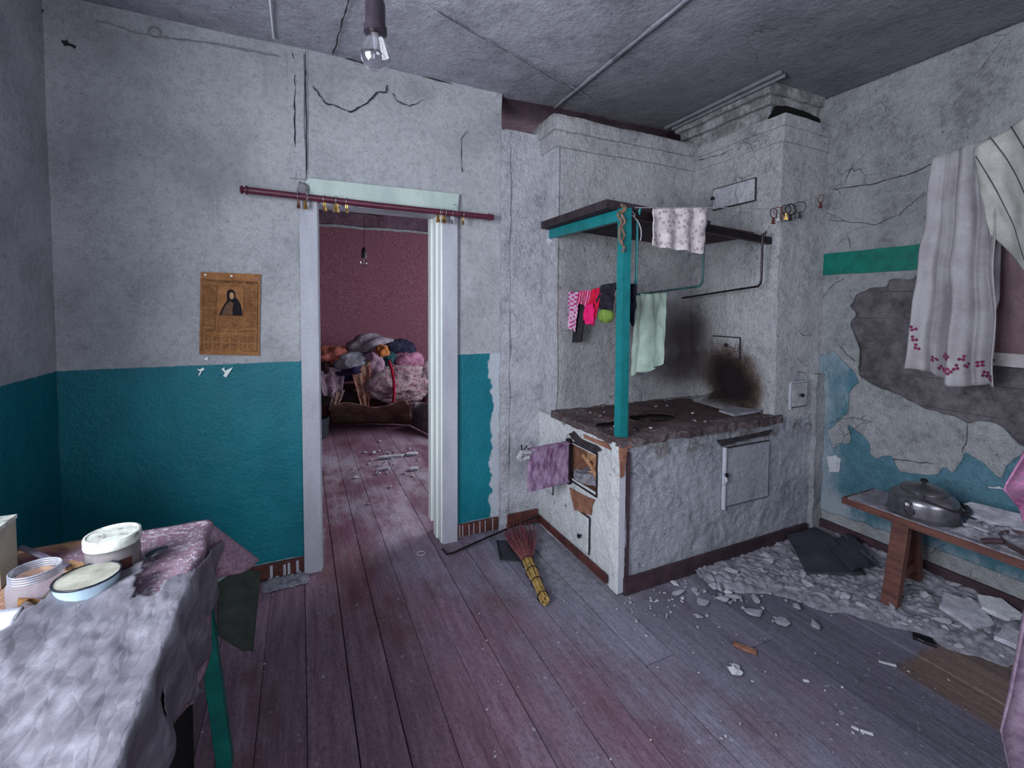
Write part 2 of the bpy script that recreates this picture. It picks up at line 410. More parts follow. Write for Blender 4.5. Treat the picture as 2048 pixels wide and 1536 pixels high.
fo = bpy.data.objects.new('floor', me); C.objects.link(fo); fo['kind'] = 'structure'
MB().box(-1.2, 3.3, YB-.1, 6.7, -.12, -.06).build('subfloor', plain('dark_soil', '#2a2227', '#171316'), fo)
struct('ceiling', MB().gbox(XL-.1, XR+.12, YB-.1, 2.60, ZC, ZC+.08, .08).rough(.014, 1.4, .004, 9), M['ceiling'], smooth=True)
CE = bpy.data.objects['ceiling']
struct('ceiling_far', MB().gbox(-1.3, 3.3, 2.60, 6.7, ZC-.004, ZC+.08, .1).rough(.014, 1.4, .004, 9), M['ceiling_far'], smooth=True)
# seams between the ceiling boards under the whitewash
def strip(pts, wd, nrm, h=.004, wob=.0):
    mb = MB(); nrm = Vector(nrm); pts = [Vector(p) for p in pts]; n0 = 0; m = len(pts)
    for i, p in enumerate(pts):
        d = (pts[min(i+1, m-1)]-pts[max(i-1, 0)]).normalized(); sd = d.cross(nrm).normalized()
        ww = wd*(1+R(-wob, wob)) if 0 < i < m-1 else wd*.3 if wob else wd
        for k, (q, hh) in enumerate(((-.5, 0), (-.25, h), (.25, h), (.5, 0))): mb.v.append(tuple(p+sd*q*ww+nrm*hh))
    for i in range(m-1):
        for k in range(3): a = i*4+k; mb.f.append((a, a+1, a+5, a+4))
    return mb
def poly(a, b, n, amp, seed=0, ax=None):
    a = Vector(a); b = Vector(b); r = []
    for i in range(n+1):
        t = i/n; q = a.lerp(b, t)+noise.noise_vector(Vector((t*9+seed, seed, 0)))*amp*(1 if 0 < i < n else 0)
        r.append(q)
    return r
crack_m = plain('crack_shadow', '#35323a', '#26232a', 50, .95)
ridge_m = M['ceiling']
def flat(pts, ax, v):
    out = []
    for p in pts: q = Vector(p); q[ax] = v; out.append(q)
    return out
zc = ZC-.0135
strip(flat(poly((1.43, -.5, zc), (1.49, 2.58, zc), 30, .006, 1), 2, ZC-.012), .022, (0, 0, -1), .006, .4).build('ceiling_seam', M['ceiling'], CE)
strip(flat(poly((1.445, -.5, zc), (1.505, 2.58, zc), 40, .004, 2), 2, ZC-.019), .0045, (0, 0, -1), .002, .5).build('ceiling_crack', crack_m, CE)
strip(flat(poly((.21, 1.9, zc), (.165, 2.545, zc), 16, .006, 3), 2, ZC-.012), .006, (0, 0, -1), .003, .5).build('ceiling_crack', crack_m, CE)
strip(flat(poly((.5, 1.96, zc), (1.6, 2.36, zc), 50, .012, 4), 2, ZC-.012), .006, (0, 0, -1), .004, .9).build('ceiling_crack', M['ceiling'], CE)
strip(flat(poly((.55, 1.97, zc), (1.5, 2.33, zc), 50, .012, 4), 2, ZC-.0165), .002, (0, 0, -1), .002, .9).build('ceiling_crack', crack_m, CE)
MB().box(-.105, -.099, 2.10, 2.50, ZC-.02, ZC-.008, Matrix.Translation((0, 0, 0))).build('white_wire_cover', M['jamb'], CE)

# wall with the doorway
DX0, DX1, DZ = .078, .745, 1.945
def wrough(mb, a=.007): return mb.rough(a, 2.2, a*.25, 14, 3)
wb = MB()
wb.gbox(XL, DX0, YA, YA+.13, 0, ZC, .05); wb.gbox(DX1, 1.118, YA, YA+.13, 0, ZC, .05); wb.gbox(DX0, DX1, YA, YA+.13, DZ, ZC, .05)
wrough(wb); struct('wall_back', wb, M['wall'], smooth=True); WB = bpy.data.objects['wall_back']
# seam strip above the left door jamb, cracks and chips
MB().gbox(-.042, .028, YA-.014, YA+.005, 2.04, 2.66, .03).rough(.006, 6, .002, 30).build('seam_strip', M['wall'], WB, smooth=True)
yc = YA-.008
def crack(pts, ax, v, nrm, wd=.004, sub=5, amp=.008, seed=0, parent=None, mat=None):
    out = []
    for i in range(len(pts)-1):
        seg = poly(pts[i], pts[i+1], sub, amp, seed+i*3.1); out += seg[:-1] if i < len(pts)-2 else seg
    return strip(flat(out, ax, v), wd, nrm, .0015, .6).build('crack', mat or crack_m, parent)
crack([(0.068,2.560,2.512), (0.121,2.560,2.445), (0.222,2.560,2.421), (0.252,2.560,2.419), (0.336,2.560,2.481), (0.393,2.560,2.550), (0.432,2.560,2.555), (0.440,2.560,2.594)], 1, yc, (0, -1, 0), .006, 5, .008, 1, WB)
crack([(0.467,2.560,2.559), (0.485,2.560,2.523), (0.556,2.560,2.504), (0.645,2.560,2.554)], 1, yc, (0, -1, 0), .004, 5, .008, 2, WB)
crack([(0.905,2.560,2.438), (0.857,2.560,2.373), (0.860,2.560,2.224), (0.866,2.560,2.182)], 1, yc, (0, -1, 0), .003, 4, .004, 3, WB)
crack([(-0.021,2.560,2.656), (-0.011,2.560,2.549), (-0.017,2.560,2.303), (-0.014,2.560,2.032)], 1, yc-.006, (0, -1, 0), .005, 8, .006, 5, WB)
crack([(0.038,2.560,2.682), (0.038,2.560,2.461), (0.035,2.560,2.063)], 1, yc-.006, (0, -1, 0), .004, 8, .006, 6, WB)
crack([(0.225,2.560,2.686), (0.337,2.560,2.684), (0.402,2.560,2.693)], 1, yc, (0, -1, 0), .008, 5, .003, 7, WB)
crack([(0.631,2.560,2.682), (0.805,2.560,2.675)], 1, yc, (0, -1, 0), .006, 5, .003, 8, WB)
crack([(-0.780,2.560,2.612), (-0.592,2.560,2.597), (-0.367,2.560,2.620), (-0.077,2.560,2.626)], 1, yc, (0, -1, 0), .006, 8, .008, 9, WB, M['wall_side'])
def blob(pts2, ax, v, nrm, h, n=3):
    """irregular raised or stained patch: outline points on a wall plane, roughened along its edge"""
    out = []
    for i in range(len(pts2)):
        a = Vector(pts2[i]); b = Vector(pts2[(i+1) % len(pts2)])
        for k in range(n):
            q = a.lerp(b, k/n)+noise.noise_vector(Vector((i*1.3, k*.7, 2)))*.006*(1 if k else .3); q[ax] = v; out.append(q)
    return MB().prism(out, Vector(nrm)*h)
for pts in ([(-0.451,2.560,1.098), (-0.437,2.560,1.095), (-0.427,2.560,1.104), (-0.419,2.560,1.094), (-0.432,2.560,1.085), (-0.438,2.560,1.069), (-0.446,2.560,1.065), (-0.437,2.560,1.086)],
            [(-0.351,2.560,1.093), (-0.340,2.560,1.100), (-0.337,2.560,1.083), (-0.303,2.560,1.100), (-0.318,2.560,1.074), (-0.333,2.560,1.051), (-0.345,2.560,1.059), (-0.337,2.560,1.073)],
            [(-0.422,2.560,1.142), (-0.404,2.560,1.156), (-0.407,2.560,1.137)]):
    MB().prism(flat(pts, 1, YA-.007), (0, -.002, 0)).build('chipped_paint', M['jamb'], WB)
blob([(-0.891,2.560,2.502), (-0.875,2.560,2.510), (-0.865,2.560,2.496), (-0.846,2.560,2.489), (-0.849,2.560,2.477), (-0.868,2.560,2.487), (-0.886,2.560,2.483)], 1, YA-.007, (0, -1, 0), .003).build('wall_hole', crack_m, WB)
blob([(-0.970,2.560,2.612), (-0.943,2.560,2.613), (-0.946,2.560,2.601), (-0.964,2.560,2.604)], 1, YA-.006, (0, -1, 0), .003).build('wall_hole', crack_m, WB)
MB().torus((-.575, YA-.01, 2.617), .022, .004, Matrix.Rotation(pi/2, 3, 'X')).build('plaster_ring', M['wall_side'], WB)
# rounded white plaster bead at the end of the wall
MB().gbox(1.108, 1.165, YA-.028, YA+.05, 0, 2.465, .03).rough(.010, 7, .004, 30).build('plaster_bead', M['white_plaster'], WB, smooth=True)

# other walls
wl = MB()
for a in ((XL-.12, XL, 1.10, YA, 0, ZC), (XL-.12, XL, YB, -.10, 0, ZC), (XL-.12, XL, -.10, 1.10, 0, .95), (XL-.12, XL, -.10, 1.10, 2.15, ZC)): wl.gbox(*a, .08)
wrough(wl); struct('wall_left', wl, M['wall'], smooth=True)
wf = MB()
for a in ((XL, -.1, YB-.12, YB, 0, ZC), (1.5, XR+.1, YB-.12, YB, 0, ZC), (-.1, 1.5, YB-.12, YB, 0, 1.0), (-.1, 1.5, YB-.12, YB, 2.2, ZC)): wf.gbox(*a, .1)
wrough(wf); struct('wall_front', wf, M['wall'], smooth=True)
def window(name, x0, x1, y0, y1, z0, z1, ax):
    t = MB(); th = .045
    if ax == 0:
        for a in ((y0, y0+th, z0, z1), (y1-th, y1, z0, z1), (y0, y1, z0, z0+th), (y0, y1, z1-th, z1), ((y0+y1)/2-.02, (y0+y1)/2+.02, z0, z1)): t.box(x0, x1, *a)
    else:
        for a in ((x0, x0+th, z0, z1), (x1-th, x1, z0, z1), (x0, x1, z0, z0+th), (x0, x1, z1-th, z1), ((x0+x1)/2-.02, (x0+x1)/2+.02, z0, z1)): t.box(a[0], a[1], y0, y1, a[2], a[3])
    struct(name, t, M['casing'])
window('window_1', XL-.09, XL-.04, -.10, 1.10, .95, 2.15, 0)
window('window_2', -.1, 1.5, YB-.09, YB-.04, 1.0, 2.2, 1)
# right wall: daub core, plaster coat with a broken-out area, old paint
wr = MB().gbox(XR+.022, XR+.14, YB, 2.60, 0, ZC, .03).rough(.012, 5, .006, 22, 5)
struct('wall_right', wr, M['clay'], smooth=True); WR = bpy.data.objects['wall_right']
hole = [(2.930,0.778,1.613), (2.930,1.065,1.623), (2.930,1.238,1.601), (2.930,1.274,1.593), (2.930,1.294,1.563), (2.930,1.318,1.551), (2.930,1.345,1.568), (2.930,1.410,1.564), (2.930,1.418,1.525), (2.930,1.481,1.522), (2.930,1.556,1.487), (2.930,1.571,1.452), (2.930,1.594,1.414), (2.930,1.552,1.377), (2.930,1.590,1.311), (2.930,1.555,1.242), (2.930,1.526,1.151), (2.930,1.529,1.011), (2.930,1.453,0.971), (2.930,1.345,0.938), (2.930,1.212,0.884), (2.930,1.101,0.872), (2.930,1.043,0.845), (2.930,1.001,0.877), (2.930,0.932,0.867), (2.930,0.881,0.806), (2.930,0.833,0.767), (2.930,0.716,0.749)]
def inpoly(y, z, P):
    r = False; n = len(P)
    for i in range(n):
        y0, z0 = P[i][1], P[i][2]; y1, z1 = P[(i+1) % n][1], P[(i+1) % n][2]
        if (z0 > z) != (z1 > z) and y < (y1-y0)*(z-z0)/(z1-z0)+y0: r = not r
    return r
def wallcoat(name, mat, x, th, y0, y1, z0, z1, test, st=.009, a=.006, seed=0):
    """coat of plaster or paint: cells of a fine jittered grid, given thickness so that its broken edge shows"""
    mb = MB()
    ny = int((y1-y0)/st); nz = int((z1-z0)/st); n0 = {}
    for j in range(nz):
        for i in range(ny):
            y = y0+(i+.5)*st; z = z0+(j+.5)*st
            e = noise.noise(Vector((y*16, z*16, seed)))*.010+noise.noise(Vector((y*60, z*60, seed)))*.004
            if not test(y+e, z+e*.7): continue
            q = []
            for di, dj in ((0, 0), (1, 0), (1, 1), (0, 1)):
                k = (i+di, j+dj)
                if k not in n0:
                    yy = y0+k[0]*st+noise.noise(Vector((k[0]*.9, k[1]*.9, 1)))*st*.4; zz = z0+k[1]*st+noise.noise(Vector((k[0]*.9, k[1]*.9, 7)))*st*.4
                    p = Vector((x, yy, zz)); d = vn(p, 2.4, 3)*a+vn(p, 14, 8)*a*.3
                    n0[k] = len(mb.v); mb.v.append((x+d.x, yy, zz))
                q.append(n0[k])
            mb.f.append(tuple(q[::-1]))
    mb2 = MB(); mb2.v = mb.v; mb2.f = mb.f
    o = mb2.build(name, mat, WR, smooth='all')
    bm = bmesh.new(); bm.from_mesh(o.data)
    for it in range(3):
        mv = []
        for v_ in bm.verts:
            if v_.is_boundary and y0+.03 < v_.co.y < y1-.03 and z0+.03 < v_.co.z < z1-.03:
                nb = [e_.other_vert(v_).co for e_ in v_.link_edges if e_.is_boundary]
                if len(nb) == 2: mv.append((v_, v_.co.lerp((nb[0]+nb[1])/2, .6)))
        for v_, c_o in mv: v_.co = c_o
    bm.to_mesh(o.data); bm.free()
    m = o.modifiers.new('thick', 'SOLIDIFY'); m.thickness = th; m.offset = 0
    return o
coat_y0 = .45
wallcoat('plaster_coat', M['wall_side'], XR+.011, .022, coat_y0, 2.40, 0.0, 2.69, lambda y, z: not inpoly(y, z, hole))
MB().gbox(XR, XR+.02, YB, coat_y0, 0, ZC, .06).rough(.006, 2.4).build('plaster_coat', M['wall_side'], WR, smooth=True)
teal_p = [(2.925,1.742,1.106), (2.925,1.662,1.151), (2.925,1.537,1.022), (2.925,1.525,0.974), (2.925,1.565,0.909), (2.925,1.576,0.772), (2.925,1.687,0.648), (2.925,1.649,0.556), (2.925,1.554,0.608), (2.925,1.566,0.718), (2.925,1.499,0.679), (2.925,1.451,0.633), (2.925,1.454,0.575), (2.925,1.411,0.562), (2.925,1.349,0.606), (2.925,1.304,0.518), (2.925,1.140,0.556), (2.925,1.129,0.616), (2.925,1.089,0.589), (2.925,1.059,0.651), (2.925,1.046,0.705), (2.925,0.983,0.675), (2.925,0.912,0.607), (2.925,0.907,0.688), (2.925,0.832,0.780), (2.925,0.519,0.813), (2.925,0.490,0.105), (2.925,0.827,0.179), (2.925,1.142,0.184), (2.925,1.709,0.150)]
wallcoat('teal_paint_remains', M['teal_old'], XR-.007, .0022, coat_y0, 1.75, .10, 1.3, lambda y, z: inpoly(y, z, teal_p), .010, seed=4)
for pp in ([(2.920,1.673,0.497), (2.920,1.625,0.518), (2.920,1.594,0.503), (2.920,1.602,0.421), (2.920,1.656,0.403)],
           [(2.920,0.959,0.571), (2.920,0.918,0.586), (2.920,0.901,0.579), (2.920,0.951,0.565)]):
    blob(pp, 0, XR-.012, (-1, 0, 0), .004).build('whitewash_patch', M['patch'], WR)
MB().gbox(XR-.018, XR+.004, .45, 1.765, 1.607, 1.737, .03).rough(.003, 8).build('green_band', M['band'], WR, smooth=True)
for k, (pts, wd) in enumerate((([(2.930,1.722,2.123), (2.930,1.507,2.102), (2.930,1.300,2.117), (2.930,1.123,2.179)], .004),
                  ([(2.930,1.716,1.941), (2.930,1.474,1.872), (2.930,1.358,1.907), (2.930,1.253,2.003)], .002),
                  ([(2.930,1.638,2.133), (2.930,1.585,2.277)], .002), ([(2.930,1.777,2.013), (2.930,1.603,1.907)], .002),
                  ([(2.930,1.632,1.184), (2.930,1.589,1.128), (2.930,1.540,1.097)], .003), ([(2.930,1.462,0.508), (2.930,1.332,0.583), (2.930,1.160,0.611)], .003),
                  ([(2.930,1.751,1.455), (2.930,1.679,1.544), (2.930,1.619,1.583)], .002), ([(2.930,1.043,0.845), (2.930,1.041,0.767), (2.930,1.057,0.701)], .003))):
    crack(pts, 0, XR-.008, (-1, 0, 0), wd, 6, .008, k, WR)
# plaster fillet in the corner between stove and right wall
MB().gbox(2.84, 2.93, 1.70, 1.78, 0.04, 1.0, .02).rough(.012, 9, .004, 40).build('corner_fillet', M['wall_side'], WR, smooth=True)
# far room
struct('wall_far', MB().gbox(-1.3, 3.3, 6.2, 6.3, 0, 2.41, .1).rough(.008, 2), M['wallpaper'], smooth=True)
WF = bpy.data.objects['wall_far']
MB().gbox(-1.3, 3.3, 6.15, 6.25, 2.40, ZC, .1).rough(.012, 3).build('frieze', M['ceiling_far'], WF, smooth=True)
MB().gbox(-1.3, 3.3, 6.135, 6.16, 2.385, 2.415, .05).rough(.012, 6).build('pale_border', M['wall_side'], WF, smooth=True)
struct('wall_far_left', MB().gbox(-1.3, -1.2, 2.70, 6.2, 0, ZC, .2), M['wallpaper'])
w5 = MB()
for a in ((3.1, 3.2, 2.70, 3.55, 0, ZC), (3.1, 3.2, 4.85, 6.2, 0, ZC), (3.1, 3.2, 3.55, 4.85, 0, .85), (3.1, 3.2, 3.55, 4.85, 2.15, ZC)): w5.gbox(*a, .2)
struct('wall_far_right', w5, M['wallpaper'])
window('window_3', 3.13, 3.17, 3.55, 4.85, .85, 2.15, 0)
# door casing and jamb
dc = MB().box(-.002, DX0+.004, YA-.03, YA, -.01, 1.955)
DO = dc.build('door_1', M['casing_grey'], bevel=.003); DO['kind'] = 'structure'
MB().box(DX1-.004, .832, YA-.03, YA, -.01, 1.955).build('casing_side', M['casing_grey'], DO, bevel=.003)
MB().prism([(.045, YA-.032, 2.045), (.84, YA-.032, 2.052), (.832, YA-.032, 1.945), (.0, YA-.032, 1.945), (-.0, YA-.032, 1.99)], (0, .03, 0)).build('casing_head', M['casing'], DO, bevel=.003)
j = MB().box(DX1-.012, DX1+.01, YA-.018, YA+.045, 0, DZ); j.box(DX1-.022, DX1+.01, YA+.05, YA+.115, .0, DZ); j.box(DX1-.004, DX1+.01, YA-.0, YA+.18, 0, DZ)
j.build('jamb', M['jamb'], DO, bevel=.002)
j = MB().box(DX1-.034, DX1+.012, YA+.125, YA+.19, .075, DZ); j.rough(.002, 12).build('jamb', M['jamb'], DO, bevel=.003)
MB().box(DX0-.01, DX0+.012, YA-.01, YA+.14, 0, DZ).build('jamb', M['casing_grey'], DO, bevel=.002)
MB().box(DX0, DX1, YA, YA+.14, DZ-.02, DZ+.01).build('head_jamb', M['casing_grey'], DO, bevel=.002)
# skirting
def board(name, a, b, h, t, mat, z=0):
    a = Vector(a); b = Vector(b); mb = MB(); m = Vector((0, 0, 1)).cross(b-a).normalized()*t
    n = max(2, int((b-a).length/.05)); p = []
    for i in range(n): 
        q0 = a.lerp(b, i/n); q1 = a.lerp(b, (i+1)/n)
    mb.add([a+Vector((0, 0, z)), b+Vector((0, 0, z)), b+m+Vector((0, 0, z)), a+m+Vector((0, 0, z)), a+Vector((0, 0, z+h)), b+Vector((0, 0, z+h)), b+m+Vector((0, 0, z+h)), a+m+Vector((0, 0, z+h))],
           [(0, 3, 2, 1), (4, 5, 6, 7), (0, 1, 5, 4), (1, 2, 6, 5), (2, 3, 7, 6), (3, 0, 4, 7)])
    o = mb.build(name, mat, bevel=.003); o['kind'] = 'structure'; return o
bb = board('baseboard_back', (.835, YA-.002, 0), (1.10, YA-.002, 0), -.0+.075, -.016, M['base'], .012)
for x in (.845, .865, .905, .935, .975, 1.01, 1.06): MB().box(x, x+.004, YA-.0215, YA-.016, .015, R(.08, .088)).build('whitewash_drip', M['casing_grey'], bb)
b2 = board('baseboard_back_left', (-.30, YA-.002, 0), (-.005, YA-.002, 0), .075, -.016, M['base'], .012)
for x in (-.16, -.10, -.08, -.04): MB().box(x, x+.012, YA-.0215, YA-.016, .015, R(.07, .088)).build('whitewash_drip', M['casing_grey'], b2)
board('baseboard_stove_side', (1.155, YA-.022, 0), (1.372, YA-.022, 0), .085, -.014, M['base'], .012)
board('baseboard_stove_left', (1.376, 2.535, 0), (1.372, 1.80, 0), .045, -.012, M['base'], .02)
board('baseboard_stove_front', (1.405, 1.722, 0), (2.80, 1.722, 0), .085, -.016, M['base_dark'], 0)
board('baseboard_right', (XR-.006, 1.70, 0), (XR-.006, YB, 0), .050, -.020, M['base_dark'], .05)

# ---------------------------------------------------------------- the masonry stove
def soot(N, c):
    x, y, z = N.sep()
    # smoke stain above the plate, at the foot of the flue, and under the shelf boards
    dy = N.math('DIVIDE', N.math('SUBTRACT', y, 2.03), .19); dz = N.math('DIVIDE', N.math('SUBTRACT', N.math('ADD', z, N.math('MULTIPLY', N.math('SUBTRACT', y, 2.03), -.25)), .93), .17)
    d = N.math('SQRT', N.math('ADD', N.math('MULTIPLY', dy, dy), N.math('MULTIPLY', dz, dz)))
    d = N.math('ADD', d, N.math('MULTIPLY', N.math('SUBTRACT', N.noise(9, 6, .7), .5), .9))
    m = N.math('MULTIPLY', N.step(d, 1.30, .55), N.step(x, 2.30, 2.45)); m = N.math('MULTIPLY', m, N.step(y, 1.76, 1.84))
    c = N.mix(N.step(d, 1.5, .8), c, N.mix(N.math('MULTIPLY', m, .0), c, srgb('#7d7069'))) if False else c
    c = N.mix(N.math('MULTIPLY', N.step(d, 1.7, .9), N.math('MULTIPLY', N.step(x, 2.30, 2.45), N.step(y, 1.76, 1.84))), c, srgb('#5d4a42')); c = N.mix(N.math('MULTIPLY', m, .93), c, srgb('#1a161c'))
    # rusty brown streak in the corner behind the towel
    dx = N.math('ABSOLUTE', N.math('SUBTRACT', x, 2.44)); k = N.math('MULTIPLY', N.step(dx, .42, .05), N.math('MULTIPLY', N.step(y, 2.10, 2.34), N.math('MULTIPLY', N.step(z, 1.5, 1.25), N.step(z, .8, .95))))
    k = N.math('MULTIPLY', k, N.step(N.noise(6, 5, .6), .1, .5)); c = N.mix(N.math('MULTIPLY', k, .95), c, srgb('#4a3f40'))
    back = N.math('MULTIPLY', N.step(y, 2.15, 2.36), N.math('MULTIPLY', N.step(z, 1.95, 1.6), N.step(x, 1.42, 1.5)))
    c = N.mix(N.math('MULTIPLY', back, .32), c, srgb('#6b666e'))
    low = N.math('MULTIPLY', N.step(z, .76, .70), N.step(z, .60, .68)); low = N.math('MULTIPLY', low, N.step(N.noise(8, 5, .7), .45, .62))
    c = N.mix(N.math('MULTIPLY', low, .7), c, srgb('#6a5148'))
    up = N.math('MULTIPLY', N.step(z, 2.48, 2.54), N.step(N.noise(10, 5, .7), .35, .6)); c = N.mix(N.math('MULTIPLY', up, .6), c, srgb('#4a4744'))
    return c
M['stove'] = plaster('stove_limewash_sooty', '#c6c6cb', '#b1b1b7', '#929299', soot, d=.020, sc=10)
M['stove_rough'] = plaster('stove_brushed_lime', '#cfd3e0', '#bdc1cf', '#a0a4b2', soot, d=.03, sc=18)
def chips(N, c):
    m = N.math('MULTIPLY', N.step(N.noise(30, 6, .75, N.map((1, 1, .6))), .60, .66), N.step(N.noise(3.5, 3, .5), .46, .6))
    return N.mix(m, c, srgb('#6b5a56'))
M['stove_white'] = plaster('stove_fresh_lime', '#f0f3f7', '#e2e5ea', '#c9ccd4', chips, d=.014, sc=14)
ST = thing('masonry_stove', 'whitewashed brick kitchen stove with crumbling iron cooktop, standing between doorway and right wall', 'stove', (1.4, 1.74, 0))
CX0, CY0 = 1.385, 1.736
def srough(mb, a=.009): return mb.rough(a, 3.2, a*.35, 17, 3)
# lower body: left face with the firebox mouth, front face with oven recess
fb = lambda c: abs(c.x-CX0) < .02 and 1.925 < c.y < 2.175 and .425 < c.z < .630
mb = MB().gbox(CX0, 2.86, CY0, 2.60, 0, .735, .0205, hole=lambda c: fb(c) or (1.55 < c.x < 2.1 and 1.86 < c.y < 2.2 and c.z > .6), skip='Yzy')
srough(mb); mb.build('body', M['stove_white'], ST, smooth=True)
mb = MB().gbox(CX0, 2.90, CY0-.003, CY0+.05, 0, .735, .010, skip='YzZ'); mb.rough(.010, 3.2, .0, 14, 3)
mb.warp(lambda p: p+Vector((0, -.007*noise.noise(Vector((p.x*9+p.z*5, 0, p.z*9-p.x*2)))-.005*(1-2*abs(noise.noise(Vector((p.x*16+p.z*12, 3, p.z*13-p.x*6)))))+.003*noise.noise(p*45), 0)) if p.y < CY0+.03 else p)
mb.build('front_face', M['stove_rough'], ST, smooth=True)
# firebox lining
fbm = MB().box(CX0+.004, 2.30, 1.915, 2.185, .415, .42); fbm.box(CX0+.004, 2.3, 1.910, 1.925, .42, .70); fbm.box(CX0+.004, 2.3, 2.175, 2.19, .42, .70); fbm.box(2.25, 2.3, 1.91, 2.19, .42, .70)
fbm.build('firebox', M['brick'], ST)
MB().box(CX0-.006, CX0+.012, 1.915, 1.921, .42, .64).box(CX0-.006, CX0+.012, 2.172, 2.188, .42, .64).box(CX0-.006, CX0+.012, 1.915, 2.188, .635, .645).box(CX0-.006, CX0+.012, 1.915, 2.188, .41, .418).build('firebox_frame', M['steel'], ST, bevel=.002)
# cooktop slab with two open burners
def burner(c):
    d1 = ((c.x-1.80)/.16)**2+((c.y-1.975)/.105)**2; d2 = ((c.x-1.50)/.085)**2+((c.y-1.955)/.07)**2
    return (d1 < 1 or d2 < 1) and c.z > .7
mb = MB().gbox(CX0-.018, 2.545, CY0-.028, 2.385, .732, .772, .0165, hole=lambda c: burner(c) or (c.z < .74 and False), skip='')
def topwarp(p):
    q = p+vn(p, 9, 3)*.009+vn(p, 30, 5)*.005
    ed = min(p.x-(CX0-.02), p.y-(CY0-.03))
    if ed < .03: q += Vector((abs(noise.noise(p*11)), abs(noise.noise(p*13)), 0))*.022
    return q
mb.warp(topwarp); mb.build('cooktop', plaster('dirty_hearth_clay', '#968a90', '#6d5c5e', '#46383a', d=.03, sc=18), ST, smooth=True)
mb = MB().gbox(1.56, 2.40, 1.80, 2.30, .768, .782, .0165, hole=burner); mb.rough(.004, 8, .002, 40); mb.build('iron_plate', M['rust'], ST, smooth=True)
# rings and broken brick inside the burner holes
t = MB(); t.torus((1.80, 1.975, .778), .150, .008, Matrix.Diagonal((1, .7, .6)), 40, 6); t.build('burner_ring', M['rust'], ST)
for i, (x, y, a) in enumerate(((1.70, 1.97, .5), (1.86, 2.0, -.3), (1.51, 1.98, .2), (1.60, 1.93, 1.2))):
    MB().box(-.06, .06, -.03, .03, -.02, .02, Matrix.Translation((x, y, .70))@Euler((.3*a, .5, a)).to_matrix().to_4x4()).rough(.006, 20).build('broken_brick', M['brick'], ST, bevel=.004)
# raised mortar mound sweeping from plate to flue, with the soot mouth
def mound(u, v):
    y = 1.80+u*.56; x = 2.52-.26*(1-v); h = .772+(.085+.03*sin(u*4))*v**2*sin(pi*min(1,u*.9+.12))+.010*noise.noise(Vector((u*5, v*5, 1)))*v
    return (x, y, h)
MB().sheet(mound, 26, 14).build('mortar_mound', M['stove'], ST, smooth='all')
# tall heating block behind: body, two stepped cornice courses
mb = MB().gbox(1.395, 2.56, 2.38, 2.98, .70, 2.365, .04, skip='z'); srough(mb, .010); mb.build('heating_block', M['stove'], ST, smooth=True)
mb = MB().gbox(1.375, 2.56, 2.362, 3.0, 2.352, 2.445, .03); srough(mb, .008); mb.build('cornice', M['stove'], ST, smooth=True)
mb = MB().gbox(1.352, 2.56, 2.342, 3.02, 2.44, 2.525, .03); srough(mb, .010); mb.build('cornice', M['stove'], ST, smooth=True)
mb = MB().gbox(1.13, 1.42, YA-.018, 2.90, 0, 2.475, .04); srough(mb, .010); mb.build('side_wall', M['white_plaster'], ST, smooth=True)
# white edge trim on the left of the block
mb = MB().gbox(1.385, 1.405, 2.372, 2.56, .75, 2.36, .03); srough(mb, .008); mb.build('edge_plaster', M['white_plaster'], ST, smooth=True)
# flue with its cornices
mb = MB().gbox(2.50, 2.935, CY0, 2.95, .70, 2.36, .035, skip='z'); srough(mb, .009); mb.build('flue', M['stove'], ST, smooth=True)
mb = MB().gbox(2.490, 2.935, CY0-.012, 2.9, 2.35, 2.435, .03); srough(mb, .006); mb.build('cornice', M['stove'], ST, smooth=True)
mb = MB().gbox(2.478, 2.935, CY0-.022, 2.9, 2.432, 2.498, .03); srough(mb, .006); mb.build('cornice', M['stove'], ST, smooth=True)
mb = MB().gbox(2.505, 2.935, 1.825, 2.9, 2.49, 2.60, .03); srough(mb, .008); mb.build('flue_neck', M['stove'], ST, smooth=True)
mb = MB().gbox(2.47, 2.935, 1.80, 2.48, 2.585, 2.645, .03); srough(mb, .006); mb.build('cornice', M['stove'], ST, smooth=True)
mb = MB().gbox(2.435, 2.935, 1.775, 2.50, 2.635, 2.70, .03); srough(mb, .006); mb.build('cornice', M['stove'], ST, smooth=True)
blob([(2.474,1.800,2.500), (2.523,1.800,2.577), (2.611,1.800,2.594), (2.694,1.800,2.592), (2.812,1.800,2.590), (2.987,1.800,2.561), (3.080,1.800,2.546), (2.940,1.800,2.504), (2.652,1.800,2.520)], 1, 1.795, (0, 1, 0), .02).build('soot_gap', M['under'], ST)
MB().box(2.352, 2.372, 1.66, 2.52, ZC-.026, ZC-.008).box(2.40, 2.412, 1.67, 2.5, ZC-.032, ZC-.01).build('ceiling_trim', M['ceiling'], CE, bevel=.003)
# corner angle: white painted on the left leg, bare on the right
MB().box(CX0-.012, CX0+.028, CY0-.014, CY0+.0, .01, .745).rough(.0015, 20).build('corner_angle', M['casing_grey'], ST, bevel=.002)
MB().box(CX0-.016, CX0-.010, CY0-.014, CY0+.045, .01, .745).rough(.0015, 20).build('corner_angle', M['stove_white'], ST, bevel=.002)
MB().box(CX0+.036, CX0+.05, CY0-.02, CY0-.005, .0, .70).rough(.003, 20).build('corner_lath', M['base_dark'], ST)
